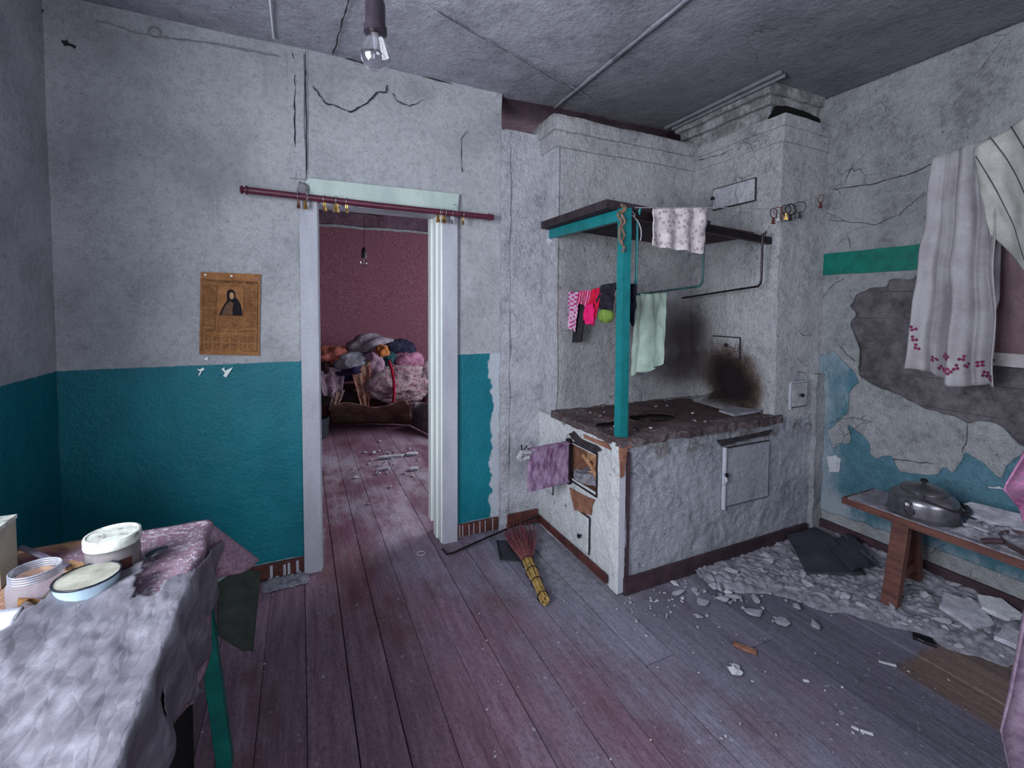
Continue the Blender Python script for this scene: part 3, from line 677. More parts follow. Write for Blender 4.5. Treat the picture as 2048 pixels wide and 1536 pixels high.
# exposed brick below the firebox and along the upper edge
blob([(1.380,2.169,0.372), (1.380,1.926,0.395), (1.380,1.952,0.358), (1.380,1.960,0.300), (1.380,2.114,0.263)], 0, CX0-.004, (-1, 0, 0), .006).build('bare_brick', M['brick'], ST)
blob([(1.380,2.035,0.715), (1.380,1.828,0.726), (1.380,1.787,0.700), (1.380,2.025,0.696)], 0, CX0-.006, (-1, 0, 0), .006).build('bare_brick', M['brick'], ST)
soot_m = plain('soot', '#3b353c', '#1e1a20', 30, .95)
blob([(1.380,2.124,0.709), (1.380,2.049,0.684), (1.380,1.911,0.690), (1.380,1.868,0.676), (1.380,1.932,0.642), (1.380,2.082,0.647), (1.380,2.175,0.679)], 0, CX0-.010, (-1, 0, 0), .006).build('soot_stain', soot_m, ST)
blob([(1.368,1.730,0.743), (1.446,1.730,0.757), (1.565,1.730,0.753), (1.729,1.730,0.760), (1.695,1.730,0.748), (1.471,1.730,0.730), (1.416,1.730,0.724), (1.401,1.730,0.592), (1.377,1.730,0.583)], 1, CY0-.012, (0, -1, 0), .006).build('bare_brick', M['brick'], ST)
for pts in ([(2.017,1.730,0.689), (2.461,1.730,0.701), (2.440,1.730,0.674), (2.212,1.730,0.666), (2.056,1.730,0.652)],):
    blob(pts, 1, CY0-.014, (0, -1, 0), .006).build('soot_stain', soot_m, ST)
# firebox door swung open on the left
D = MB().box(-.275, 0, -.012, .012, 0, .235).box(-.27, -.005, -.018, -.012, .006, .012).box(-.27, -.005, -.018, -.012, .222, .229)
dm = plain('flaking_purple_door_paint', '#a58fae', '#5b2f55', 26, .6, stretch=(1.6, 1.6, .6), bd=.003)
DM = Matrix.Translation((1.372, 2.172, .405))@Matrix.Rotation(radians(6), 4, 'Z')
D.warp(lambda p: DM@p); fd = D.build('firebox_door', dm, ST, bevel=.002)
MB().box(-.012, .016, -.016, .016, -.01, .25).warp(lambda p: DM@p).build('hinge', M['steel'], fd, bevel=.003)
hp = [DM@Vector(p) for p in ((-.27, -.01, .215), (-.30, -.02, .225), (-.335, -.02, .235), (-.34, -.01, .20), (-.325, 0, .185), (-.275, -.01, .19))]
MB().tube(hp, .013, 8).rough(.008, 40).build('handle', M['white_plaster'], fd, smooth=True)
MB().tube([DM@Vector((-.33, -.02, .235)), DM@Vector((-.335, -.025, .27))], .004).tube([DM@Vector((-.32, -.02, .235)), DM@Vector((-.30, -.025, .262))], .004).build('wire', M['steel'], fd)
# soot doors and ash doors: plate in a thin dark gap, with a knob
def hatch(name, x, y0, y1, z0, z1, ax, mat, knob, skew=0, lab=None):
    """shallow metal door set in the plaster; ax 0 faces -X at x, ax 1 faces -Y at y=x"""
    g = .007
    if ax == 0:
        f = MB().prism([(x, y0-g, z0-g), (x, y1+g, z0-g+skew), (x, y1+g, z1+g+skew), (x, y0-g, z1+g)], (-.004, 0, 0))
        p = MB().prism([(x-.003, y0, z0), (x-.003, y1, z0+skew), (x-.003, y1, z1+skew), (x-.003, y0, z1)], (-.008, 0, 0))
        kc = (x-.012, knob[0], knob[1]); KM = Matrix.Rotation(-pi/2, 4, 'Y')
    else:
        f = MB().prism([(y0-g, x, z0-g), (y1+g, x, z0-g+skew), (y1+g, x, z1+g+skew), (y0-g, x, z1+g)], (0, -.004, 0))
        p = MB().prism([(y0, x-.003, z0), (y1, x-.003, z0+skew), (y1, x-.003, z1+skew), (y0, x-.003, z1)], (0, -.008, 0))
        kc = (knob[0], x-.012, knob[1]); KM = Matrix.Rotation(pi/2, 4, 'X')
    fr = f.build('frame', crack_m, ST); o = p.rough(.001, 20).build(name, mat, ST, bevel=.002)
    k = MB().lathe([(.004, 0), (.004, .012), (.012, .016), (.012, .022), (.004, .026)], (0, 0, 0), 14); k.warp(lambda q: KM@q+Vector(kc)); k.build('knob', M['steel'], o, smooth=True)
    return o
hatch('soot_door', 2.494, 1.972, 2.172, 1.085, 1.212, 0, M['stove'], (2.05, 1.165))
hatch('soot_door', 2.490, 1.893, 2.195, 2.052, 2.180, 0, M['white_plaster'], (2.18, 2.12))
hatch('ash_door', CX0-.004, 1.975, 2.085, .085, .275, 0, M['stove_white'], (2.03, .16))
hatch('ash_door', CX0-.004, 2.36, 2.47, .262, .39, 0, M['stove_white'], (2.415, .315))
od = hatch('oven_door', CY0-.012, 2.085, 2.435, .315, .635, 1, M['stove_rough'], (2.07, .50))
MB().box(2.07, 2.085, CY0-.030, CY0-.010, .30, .645).build('hinge', M['casing_grey'], od, bevel=.003)
MB().tube([(2.066, CY0-.035, .505), (2.066, CY0-.045, .47), (2.07, CY0-.02, .44)], .007).build('handle', M['casing_grey'], od)
sd = hatch('soot_door', CY0-.006, 2.64, 2.775, .815, .955, 1, M['stove'], (2.70, .885))
MB().box(2.622, 2.634, CY0-.016, CY0-.004, .80, .96).box(2.63, 2.79, CY0-.016, CY0-.006, .958, .966).build('lip', M['casing_grey'], sd)
crack([(2.490,2.337,2.417), (2.490,2.156,2.397), (2.490,2.007,2.408), (2.490,1.871,2.401)], 0, 2.488, (-1, 0, 0), .004, 5, .008, 31, ST)
crack([(2.490,2.234,2.074), (2.490,2.032,2.066)], 0, 2.489, (-1, 0, 0), .008, 5, .006, 33, ST)
# broken bricks, ash and paper in the firebox
ash = MB().gbox(1.40, 1.75, 1.93, 2.17, .425, .47, .02).rough(.03, 14, .01, 40); ash.build('ash', M['dust'], ST)
tanp = plain('scorched_paper', '#c79c78', '#8f6248', 20, .9)
def cr(u, v): return (1.44+.10*v+.02*sin(u*9), 1.95+.20*u, .575-.02*v+.022*sin(u*8+v*4)+.02*noise.noise(Vector((u*5, v*5, 2))))
MB().sheet(cr, 16, 10).build('crumpled_paper', tanp, ST, smooth='all', thick=.003)
MB().tube([(1.43, 2.12, .57), (1.46, 2.05, .50), (1.44, 2.00, .48)], .012, 6).tube([(1.45, 2.02, .56), (1.46, 2.06, .49)], .010, 6).tube([(1.46, 1.96, .56), (1.47, 2.02, .50), (1.45, 2.10, .47)], .009, 6).build('kindling', tanp, ST)

# ---------------------------------------------------------------- shelf frame over the stove
FR = thing('laundry_stand', 'teal painted wooden post and rails rising from the stove corner', 'laundry stand', (1.405, 1.755, .77))
MB().gbox(1.383, 1.43, 1.735, 1.780, .772, 1.872, .05).rough(.002, 5).build('post', M['teal'], FR)
MB().beam((1.40, 1.775, 1.842), (1.385, 2.425, 1.842), .03, .055).build('rail', M['teal'], FR, bevel=.002)
MB().beam((1.385, 2.42, 1.815), (1.375, 2.44, 1.79), .02, .04).build('bracket_tip', M['casing_grey'], FR, bevel=.003)
MB().beam((1.43, 1.762, 1.850), (2.515, 1.80, 1.795), .028, .04).build('rail', M['steel'], FR, bevel=.002)
SH = thing('shelf_boards', 'dark soot-stained shelf boards lying on the teal frame above the stove', 'shelf', (1.9, 2.1, 1.88))
sm = plain('sooty_board', '#3a3039', '#241a20', 14, .7, stretch=(1, 5, 1))
SHM = lambda p: Vector((p.x, p.y, p.z-.05*max(0, p.x-1.35)))
MB().gbox(1.325, 1.63, 1.79, 2.44, 1.873, 1.915, .1).warp(SHM).build('board', sm, SH, bevel=.004)
MB().gbox(1.635, 2.02, 1.80, 2.42, 1.873, 1.905, .1).warp(SHM).build('board', sm, SH, bevel=.004)
MB().gbox(2.03, 2.42, 1.84, 2.375, 1.873, 1.900, .1).warp(SHM).build('board', plain('red_brown_board', '#4b2f2e', '#2f1d20', 14, .7), SH, bevel=.004)
# hooked drying rods: hang from the front rail and run back to the stove wall
def rod(x, label, mat, zr, za, y0=1.765, yb=2.375, zb=1.48, r=.0065):
    t = thing('drying_rod', label, 'drying rod', (x, y0, za), 'swing-out drying rods over the cooktop')
    MB().tube([(x, y0-.01, zr+.02), (x, y0-.02, zr+.045), (x, y0, zr+.03), (x, y0, zr-.05), (x, y0, za+.05), (x, y0+.004, za+.018), (x, y0+.02, za+.002), (x+.004, y0+.06, za-.001)], r, 8).build('upright', mat, t, smooth=True)
    MB().tube([(x+.004, y0+.06, za-.001), (x+.02, yb, zb)], r*.9, 8).build('arm', mat, t, smooth=True)
    return t
rod(1.49, 'teal drying rod nearest the post, dark cloths over its arm', M['teal'], 1.83, 1.505)
rod(1.935, 'middle drying rod, pale green towel hanging from its arm', M['teal_dark'], 1.81, 1.515)
rod(2.395, 'bare drying rod farthest right, rusty arm reaching the stove corner', M['steel'], 1.79, 1.525, zb=1.47)
# rope tied round the post top
rp = [(1.375+.012*sin(i*.9), 1.728-.006*cos(i), 1.875-i*.0085) for i in range(26)]
tag(MB().tube(rp, .006, 6).tube([(p[0]-.018+.01*sin(i*.7), p[1], p[2]+.004) for i, p in enumerate(rp[:22])], .006, 6).build('rope', M['rope']), 'brown frayed rope knotted round the top of the teal post', 'rope')
tag(MB().tube([(1.43+.06*t+.02*sin(t*9), 1.75, 1.868-.13*t*t-.02*sin(t*7)) for t in [i/14 for i in range(15)]], .003, 6).build('cord', M['line']), 'thin white cord dangling right of the teal post top', 'cord')
# washing line
lp = [(1.425, 1.705, 1.868), (1.52, 1.70, 1.876), (1.89, 1.698, 1.913), (2.38, 1.695, 1.950), (2.60, 1.693, 2.005), (2.90, 1.69, 2.10)]
tag(MB().tube(lp, .0022, 6).build('washing_line', M['line']), 'thin pale line stretched from the teal post to the right wall', 'washing line')

# ---------------------------------------------------------------- cloth helpers and hanging laundry
def cloth_mat(name, a, b, sc=10, pat=None, rough=.95, gr=.25):
    N = NT(name); N.uvc = N.tc.outputs['UV']
    c = N.ramp(N.noise(sc, 6, .65), [(.35, srgb(b)), (.62, srgb(a))])
    if pat: c = pat(N, c)
    return N.out(c, rough, N.bump(N.noise(55, 5, .6), .003, .6), 0, .1, gr)
def hang(name, mat, A, B, A2, B2, folds=5, amp=.012, nrm=(0, -1, 0), parent=None, nu=40, nv=34, seed=0, thick=.003, sag=0.0, fold_fn=None, over=0):
    """cloth hanging between top corners A-B and bottom corners A2-B2 with vertical folds"""
    A, B, A2, B2 = map(Vector, (A, B, A2, B2)); nrm = Vector(nrm)
    def fn(u, v):
        top = A.lerp(B, u); bot = A2.lerp(B2, u); p = top.lerp(bot, v)
        f = sin(u*folds*2*pi+seed+.8*sin(v*2+seed))*amp*(.35+.65*v)+noise.noise(Vector((u*7, v*5, seed)))*amp*.8
        if fold_fn: f += fold_fn(u, v)
        p = p+nrm*f; p.z += noise.noise(Vector((u*6, seed, 1)))*.012*v - sag*sin(pi*u)*(1-v)
        return p
    return MB().sheet(fn, nu, nv).build(name, mat, parent, smooth='all', thick=thick)
def spots(N, c):
    v = N.vor(34, N.map((1, 1, 1), co=N.tc.outputs['UV']) if False else N.map((10, 12, 1), co=N.uvc)) if False else None
    co = N.map((16, 9, 1), co=N.uvc); sp = N.vor(1.0, co)
    m = N.math('MULTIPLY', N.step(sp, .42, .30), .75)
    return N.mix(m, c, srgb('#8d7f86'))
tw = hang('hanging_cloth', cloth_mat('speckled_towel', '#cfc6ca', '#b6adb3', 14, spots), (1.517,1.688,1.869), (1.878,1.688,1.909), (1.507,1.685,1.692), (1.845,1.685,1.675), 3.2, .010, seed=2)
tag(tw, 'speckled beige cloth draped over the washing line above the cooktop', 'cloth')
def checks(N, c):
    co = N.map((3.2, 18, 1), co=N.uvc); nd = N.n('ShaderNodeTexChecker'); nd.inputs['Scale'].default_value = 1.0; N.set(nd.inputs['Vector'], co)
    wob = N.step(N.noise(50, 2, .5), .4, .5)
    return N.mix(N.math('MULTIPLY', nd.outputs['Fac'], wob), c, srgb('#b52a7e'))
def stripes(N, c):
    u = N.sep(N.uvc)[0]; f = N.math('FRACT', N.math('MULTIPLY', u, 7)); return N.mix(N.step(f, .62, .7), c, srgb('#d98fb0'))
X1 = 1.492
def on_rod(pts, name, mat, label, cat, folds=2, amp=.008, seed=0, thick=.004):
    o = hang(name, mat, *pts, folds=folds, amp=amp, nrm=(-1, 0, 0), nu=22, nv=26, seed=seed, thick=thick); return tag(o, label, cat, 'laundry on the nearest drying rod')
on_rod(((1.490,2.408,1.494), (1.490,2.258,1.490), (1.490,2.415,1.274), (1.490,2.296,1.255)), 'sock', cloth_mat('checked_knit', '#d6bcd0', '#c4a5be', 20, checks), 'pink and white checked sock, leftmost on the drying rod', 'sock', 1, .006, 1)
on_rod(((1.482,2.257,1.496), (1.482,2.116,1.497), (1.482,2.271,1.426), (1.482,2.143,1.399)), 'hanging_cloth', cloth_mat('crimson_striped', '#b8285a', '#8e1d48', 20, stripes), 'small crimson cloth with pale stripes on the drying rod', 'cloth', 1.5, .006, 2)
red = cloth_mat('red_cloth', '#cf1f42', '#a01838', 20)
on_rod(((1.478,2.110,1.503), (1.478,2.018,1.510), (1.478,2.195,1.327), (1.478,2.086,1.297)), 'hanging_cloth', red, 'bright red cloth with pink pocket draped on the drying rod', 'cloth', 1, .01, 3)
P = blob([(1.462,2.153,1.413), (1.462,2.086,1.422), (1.462,2.066,1.386), (1.462,2.078,1.309), (1.462,2.146,1.303), (1.462,2.172,1.357)], 0, 1.462, (-1, 0, 0), .006).build('pocket', cloth_mat('hot_pink', '#f02a78', '#d01c60', 20), bpy.data.objects['hanging_cloth.002'])
on_rod(((1.472,2.019,1.521), (1.472,1.899,1.526), (1.472,2.081,1.408), (1.472,1.937,1.377)), 'hanging_cloth', cloth_mat('charcoal_cloth', '#2f2c38', '#1c1a24', 20), 'charcoal cloth bunched over the rod left of the teal post', 'cloth', 1, .018, 4, .012)
on_rod(((1.482,1.840,1.524), (1.482,1.753,1.513), (1.482,1.835,1.338), (1.482,1.785,1.314)), 'hanging_cloth', cloth_mat('navy_cloth', '#262536', '#171622', 20), 'dark navy cloth hanging just right of the teal post', 'cloth', 1, .010, 5, .012)
on_rod(((1.515,2.339,1.444), (1.515,2.232,1.443), (1.515,2.361,1.190), (1.515,2.279,1.193)), 'sock', cloth_mat('grey_knit', '#38333b', '#262229', 20), 'long dark grey sock behind the checked sock', 'sock', .5, .006, 6, .012)
g = MB().lathe([(.0, .0), (.03, .004), (.045, .025), (.043, .05), (.03, .065)], (0, 0, 0), 20); g.rough(.008, 22)
tag(g.warp(lambda p: Vector((p.x*.7+1.455, p.y*1.2, p.z))+Vector((0, (1.450,1.958,1.334)[1], (1.450,1.958,1.321)[2]))).build('knitted_cap', cloth_mat('green_knit', '#7f9a4a', '#5f7538', 60), smooth='all'), 'small green knitted cap hanging below the charcoal cloth', 'cap')
def gfold(u, v): return .03*sin(u*7+v)*v
gt = hang('towel', cloth_mat('pale_green_terry', '#b3c6ba', '#9db1a6', 10), (1.950,2.310,1.488), (1.950,2.050,1.487), (1.940,2.323,0.957), (1.940,2.032,1.070), 2.2, .02, (-1, 0, 0), seed=4, fold_fn=gfold)
tag(gt, 'pale green towel hanging from the middle drying rod over the stove', 'towel')

# curtain rings with clips
def clip(name, x, y, z, rr, ring_m, clip_m, rz, label, group, cs=1.0, thick=.0012):
    t = thing(name, label, 'curtain clip', (x, y, z), group)
    Mx = Euler((pi/2, 0, rz)).to_matrix()
    MB().torus((x, y, z-rr+.001), rr, thick, Mx, 22, 6).build('ring', ring_m, t, smooth='all')
    zb = z-2*rr; K = Matrix.Translation((x, y, zb))@Matrix.Rotation(rz, 4, 'Z')@Matrix.Scale(cs, 4)
    c = MB().prism([K@Vector(p) for p in ((-.004, -.003, .003), (.004, -.003, .003), (.003, -.003, -.008), (.009, -.003, -.024), (-.009, -.003, -.024), (-.003, -.003, -.008))], K.to_3x3()@Vector((0, .002, 0)))
    c.prism([K@Vector(p) for p in ((-.004, .003, .003), (.004, .003, .003), (.003, .003, -.008), (.009, .002, -.024), (-.009, .002, -.024), (-.003, .003, -.008))], K.to_3x3()@Vector((0, .002, 0)))
    c.torus(K@Vector((0, 0, -.008)), .004*cs, .0012, K.to_3x3().normalized()@Euler((0, pi/2, 0)).to_matrix(), 10, 4)
    c.build('clip', clip_m, t); return t
ROD = thing('curtain_rod', 'maroon wooden curtain rod fixed across the doorway head', 'curtain rod', (.38, 2.50, 1.94))
ra, rb = Vector((-.222, 2.50, 1.944)), Vector((1.008, 2.50, 1.926))
MB().tube([ra, ra.lerp(rb, .5)+Vector((0, 0, -.004)), rb], .0165, 14).build('pole', M['maroon'], ROD, smooth=True)
for e, sgn, nm in ((ra, -1, 'finial'), (rb, 1, 'finial')):
    MB().lathe([(.017, -.004), (.022, .0), (.022, .007), (.014, .010), (.014, .016), (.021, .022), (.016, .030), (.004, .032)], (0, 0, 0), 14).warp(lambda q: Matrix.Rotation(sgn*pi/2, 4, 'Y')@q+e).build(nm, M['maroon'], ROD, smooth=True)
for x in (.02, .80):
    MB().tube([(x, 2.545, 1.985), (x+.008, 2.52, 1.985), (x+.012, 2.487, 1.96), (x+.012, 2.487, 1.925), (x+.01, 2.505, 1.915)], .0022, 6).build('bracket', M['nickel'], ROD)
tag(MB().lathe([(.0, 0), (.022, .004), (.026, .014), (.014, .026), (.0, .03)], (0, 0, 0), 14).rough(.010, 60).warp(lambda q: Vector((q.x+.018, q.z*.8+2.515, q.y*1.3+1.985))).build('rag_knot', cloth_mat('grey_rag', '#8f8d96', '#6d6b75', 40), smooth='all'), 'small grey rag knot at the left rod bracket', 'rag')
random.seed(8)
for px_, m1 in (((-.002), 'copper'), (.028, 'brass'), (.117, 'brass'), (.163, 'brass'), (.176, 'brass'), (.222, 'brass'), (.702, 'brass'), (.727, 'brass'), (.740, 'brass'), (.782, 'nickel'), (.848, 'brass')):
    z = 1.944+(px_+.222)/1.23*-.018+.0185
    side = 'left of the doorway middle' if px_ < .4 else 'at the right end of the rod'
    lab = {-.002: 'dull brown clip on the rod, leftmost of all', .028: 'brass clip on the rod beside the grey rag knot', .117: 'lone brass clip at the left jamb corner under the rod', .222: 'brass clip hanging alone over the left part of the door opening', .782: 'silvery clip among brass ones at the right of the rod', .848: 'brass clip at the right end of the rod, outermost'}.get(px_)
    if lab is None: lab = 'brass clip, one of a close pair left of the opening middle' if px_ < .4 else 'brass clip, one of the three over the right door jamb'
    clip('curtain_clip', px_, 2.497, z, .0215, M['nickel'], M[m1], R(1.0, 2.1), lab, 'curtain clips on the maroon rod', 1.5, .0014)
for (px_, mm, rm, lab, rr) in ((2.385, 'copper', 'steel', 'large dark ring with rusty clip, leftmost on the washing line', .027), (2.42, 'nickel', 'copper', 'ring with silvery clip, second on the washing line', .022), (2.452, 'copper', 'copper', 'brown ring in the middle of the bunch on the washing line', .022), (2.488, 'brass', 'black_plastic', 'ring with bright yellow clip on the washing line', .024), (2.53, 'black_plastic', 'black_plastic', 'thick black plastic ring and clip beside the yellow clip', .030), (2.61, 'steel', 'steel', 'dark ring with dull clip apart at the right of the bunch', .030), (2.80, 'copper', 'copper', 'last brown ring near the wall end of the washing line', .022)):
    z = 1.950+(px_-2.38)*.25 if px_ < 2.6 else 2.005+(px_-2.6)*.317
    clip('curtain_ring', px_, 1.695, z+.004, rr, M[rm], M[mm], R(-.9, .9) if px_ < 2.7 else 1.3, lab, 'curtain rings on the washing line', 1.35, .0038 if rm == 'black_plastic' else .0022)

# ---------------------------------------------------------------- calendar sheet
CAL = thing('wall_calendar', 'old orange-brown printed calendar sheet pinned left of the doorway', 'calendar', (-.31, 2.555, 1.35))
def calp(u, v, off=0): # u 0..1 left to right, v 0..1 top to bottom
    A_, B_, C_, D_ = Vector((-.425, 0, 1.556)), Vector((-.179, 0, 1.553)), Vector((-.438, 0, 1.168)), Vector((-.190, 0, 1.151))
    p = A_.lerp(B_, u).lerp(C_.lerp(D_, u), v); p.y = YA-.0125-.003*sin(u*5)*v-off; p.x += .002*noise.noise(Vector((v*14, u*3, 0))); return p
MB().sheet(lambda u, v: calp(u, v), 24, 36).build('paper', plain('aged_orange_paper', '#a8774d', '#8a5c39', 20, .9, bs=60, bd=.001, grain=.4, gs=300), CAL, thick=.0008)
ink = plain('brown_ink', '#4f3022', '#3c241a', 60, .9, grain=.2); inkd = plain('dark_ink', '#1e1920', '#141118', 60, .9); inkl = plain('light_print', '#b89370', '#a5825f', 60, .9)
def q(mb, u0, u1, v0, v1, off=.0012): mb.add([calp(u0, v0, off), calp(u1, v0, off), calp(u1, v1, off), calp(u0, v1, off)], [(0, 1, 2, 3)])
tx = MB(); random.seed(21)
def column(u0, u1, v0, v1, dv=.0085):
    v = v0
    while v < v1:
        u = u0
        while u < u1:
            l = R(.015, .045)
            if R(0, 1) < .8: q(tx, u, min(u+l, u1), v, v+dv*.45)
            u += l+.008
        v += dv
column(.06, .25, .155, .66); column(.75, .95, .155, .66); column(.29, .71, .53, .68)
for i in range(6):
    column(.08+i*.145, .08+i*.145+.11, .76, .84); column(.08+i*.145, .08+i*.145+.11, .86, .93)
def frame(u0, u1, v0, v1, w_=.006):
    q(tx, u0, u1, v0, v0+w_*.6); q(tx, u0, u1, v1-w_*.6, v1); q(tx, u0, u0+w_, v0, v1); q(tx, u1-w_, u1, v0, v1)
frame(.03, .97, .125, .955); frame(.27, .72, .15, .52); frame(.05, .26, .145, .69); frame(.73, .96, .145, .69); frame(.05, .95, .735, .945)
column(.06, .42, .70, .72, .012); column(.62, .94, .70, .72, .012)
tx.build('printed_lines', ink, CAL)
# plain hooded figure as a stand-in for the printed picture
def cal_poly(pts, mat, name, off): 
    MB().add([calp(a, b, off) for a, b in pts], [tuple(range(len(pts)))]).build(name, mat, CAL)
cal_poly([(.30+.40*.5*(1-cos(t))*1.0, 0) for t in ()] or [(.31, .515), (.34, .46), (.40, .38), (.44, .33), (.43, .27), (.44, .22), (.48, .20), (.53, .20), (.57, .23), (.58, .29), (.63, .33), (.67, .38), (.69, .45), (.70, .515)], inkd, 'printed_picture', .0014)
cal_poly([(.35, .51), (.38, .45), (.44, .37), (.50, .34), (.55, .37), (.53, .44), (.54, .51)], plain('brown_halftone', '#6e4e3c', '#5a3e30', 60), 'printed_picture', .002)
cal_poly([(.515+.040*cos(a), .275+.042*sin(a)) for a in [i*pi/6 for i in range(12)]], inkl, 'printed_picture', .002)
for i, s in enumerate((.19, .40)):
    pass
def text(body, u, v, size, mat, parent, stretch=1.0):
    cu = bpy.data.curves.new('t', 'FONT'); cu.body = body; cu.size = size; cu.align_x = 'CENTER'; cu.align_y = 'CENTER'
    o = bpy.data.objects.new('t', cu); C.objects.link(o); bpy.context.view_layer.update()
    me = bpy.data.meshes.new_from_object(o.evaluated_get(bpy.context.evaluated_depsgraph_get())); bpy.data.objects.remove(o)
    c = calp(u, v, .002)
    for vv in me.vertices: x, y = vv.co.x*stretch, vv.co.y; vv.co = (c.x+x, c.y, c.z+y-x*.03)
    me.materials.clear(); me.materials.append(mat); me.update(); return link('printed_title', me, parent)
text('Православный Календарь', .5, .102, .0185, inkd, CAL, .98)
text('1 9 9 2', .5, .712, .012, inkd, CAL)
for u in (.075, .505): MB().lathe([(.0, 0), (.005, .001), (.005, .003), (0, .005)], (0, 0, 0), 12).warp(lambda p: Vector((p.x, -p.z, p.y))+calp(u, .035, .002)).build('drawing_pin', M['jamb'], CAL)
MB().add([calp(.88, .05, .002), calp(.96, .05, .002), calp(.97, .085, .002), calp(.90, .08, .002)], [(0, 1, 2, 3)]).build('stain', plain('pink_stain', '#a07068', '#7a4d48', 40), CAL)

# ---------------------------------------------------------------- light bulbs
glass = NT('clear_bulb_glass'); glass.b.inputs['Transmission Weight'].default_value = 1; glass.b.inputs['IOR'].default_value = 1.12
glass.b.inputs['Roughness'].default_value = .03; glass.b.inputs['Base Color'].default_value = (.86, .86, .9, 1); glass.b.inputs['Specular IOR Level'].default_value = 1
glass.b.inputs['Coat Weight'].default_value = 1.0; glass = glass.m
jglass = NT('dusty_jar_glass'); jglass.b.inputs['Transmission Weight'].default_value = .85; jglass.b.inputs['IOR'].default_value = 1.2
jglass.b.inputs['Roughness'].default_value = .18; jglass.b.inputs['Base Color'].default_value = (.75, .75, .8, 1); jglass = jglass.m
def bulb(x, y, zt, label, k=1.0):
    """zt is the height of the socket's lower rim"""
    t = thing('light_bulb', label, 'light bulb', (x, y, zt))
    S = lambda pr: [(r*k, zt+z*k) for r, z in pr]
    MB().lathe(S([(.007, .075), (.010, .070), (.018, .055), (.0205, .045), (.0205, .002), (.0235, .000), (.0235, -.012), (.019, -.014)]), (x, y, 0), 28).build('socket', plain('dark_bakelite_socket', '#2a222c', '#1d171f', 20, .3, 0, .5, bd=.0003, grain=0), t, smooth=True)
    MB().tube([(x, y, zt+.072*k), (x+.003, y, zt+.2), (x, y, ZC-.01)], .0028, 8).build('cord', M['steel'], t, smooth=True)
    pr = [(.0135, -.004), (.0135, -.012), (.016, -.020), (.0225, -.033), (.0285, -.046), (.030, -.058), (.0275, -.070), (.020, -.0805), (.010, -.086), (.0008, -.0875)]
    g = MB().lathe(S(pr), (x, y, 0), 36).build('glass', glass, t, smooth='all')
    MB().lathe(S([(.0008, -.048), (.004, -.044), (.005, -.02), (.009, -.008)]), (x, y, 0), 12).build('glass_stem', jglass, t, smooth='all')
    MB().tube([(x-.012*k, y, zt-.052*k), (x-.004*k, y, zt-.046*k), (x, y, zt-.045*k), (x+.004*k, y, zt-.046*k), (x+.012*k, y, zt-.052*k)], .0007, 5).build('filament', M['steel'], t)
    return t
bulb(.148, 1.0, 1.978, 'clear glass light bulb in dark socket hanging close to the camera')
bulb(.535, 4.4, 1.86, 'distant bare bulb hanging in the far room', 1.1)

# ---------------------------------------------------------------- table at lower left
TB = thing('kitchen_table', 'teal legged table under stained cloth in the left corner', 'table', (-.6, 1.1, 0))
TX, TY0, TY1, TZ = -.262, .42, 1.60, .748
MB().gbox(-.94, TX, TY0, TY1, TZ-.028, TZ-.004, .2).build('table_top', plain('table_board', '#5a4038', '#3c2a26', 12), TB)
for x, y in ((-.245, TY1-.035), (-.245, TY0+.03), (-.90, TY1-.035), (-.90, TY0+.03)):
    o = (MB().beam((x-.045, y, TZ-.03), (x+.018, y, 0), .040, .040, (0, 1, 0)) if x > -.5 else MB().gbox(x-.018, x+.024, y-.02, y+.022, 0, TZ-.03, .1)).build('leg', plain('dull_green_leg_paint', '#0d6f68', '#0a5a55', 12, .5) if 'lg' not in M else M['lg'], TB, bevel=.002); M['lg'] = o.data.materials[0]
MB().box(TX-.060, TX-.045, TY0+.05, TY1-.03, 0.01, TZ-.03).build('shade_panel', M['under'], TB)  # black sheet standing in for the deep shade under the table
MB().box(-.9, TX-.02, TY1-.05, TY1-.036, .60, TZ-.03).build('apron', M['lg'], TB)
def cl_mat():
    N = NT('stained_oilcloth'); c = N.ramp(N.noise(6, 7, .65), [(.3, srgb('#7b5a70')), (.5, srgb('#96788c')), (.68, srgb('#b09cae'))])
    fl = N.step(N.noise(70, 4, .7), .50, .60); x, y, z = N.sep()
    c = N.mix(N.math('MULTIPLY', N.math('MULTIPLY', fl, N.step(z, .735, .75)), N.step(x, -.62, -.45)), c, srgb('#d3c9d6'))
    oc = N.math('MULTIPLY', N.step(N.math('ADD', x, N.math('MULTIPLY', N.noise(5, 4), .2)), -.42, -.50), N.step(z, .74, .75))
    c = N.mix(N.math('MULTIPLY', oc, .8), c, N.ramp(N.noise(9, 5, .6), [(.4, srgb('#7d4a4f')), (.6, srgb('#b58d62'))]))
    br = N.step(N.noise(5, 5, .6, N.map((1, 1, 1), (5, 2, 7))), .60, .66); c = N.mix(N.math('MULTIPLY', br, .7), c, srgb('#6a4630'))
    return N.out(c, .7, N.bump(N.math('ADD', N.noise(28, 6, .65), N.math('MULTIPLY', fl, .4)), .008, .8), 0, .3, .25)
M['oilcloth'] = cl_mat()
hemz = [(.40, .26), (.60, .25), (.8, .22), (1.0, .20), (1.16, .23), (1.30, .33), (1.38, .33), (1.46, .26), (1.54, .18), (1.60, .16), (1.7, .15)]
def hem(y, T=hemz):
    for (a, b), (c2, d) in zip(T, T[1:]):
        if a <= y <= c2: return b+(d-b)*(y-a)/(c2-a)
    return T[-1][1] if y > T[-1][0] else T[0][1]
def drape(s, y, lift=.0, R0=.012):
    """s<0 lies on the top, s>0 hangs over the right edge"""
    if s < 0: p = Vector((TX+s, y, TZ+lift))
    else: p = Vector((TX+R0*sin(min(s/R0, pi/2))+lift*.6+.01*s, y, TZ+lift-max(0, s-R0*.6)))
    return p
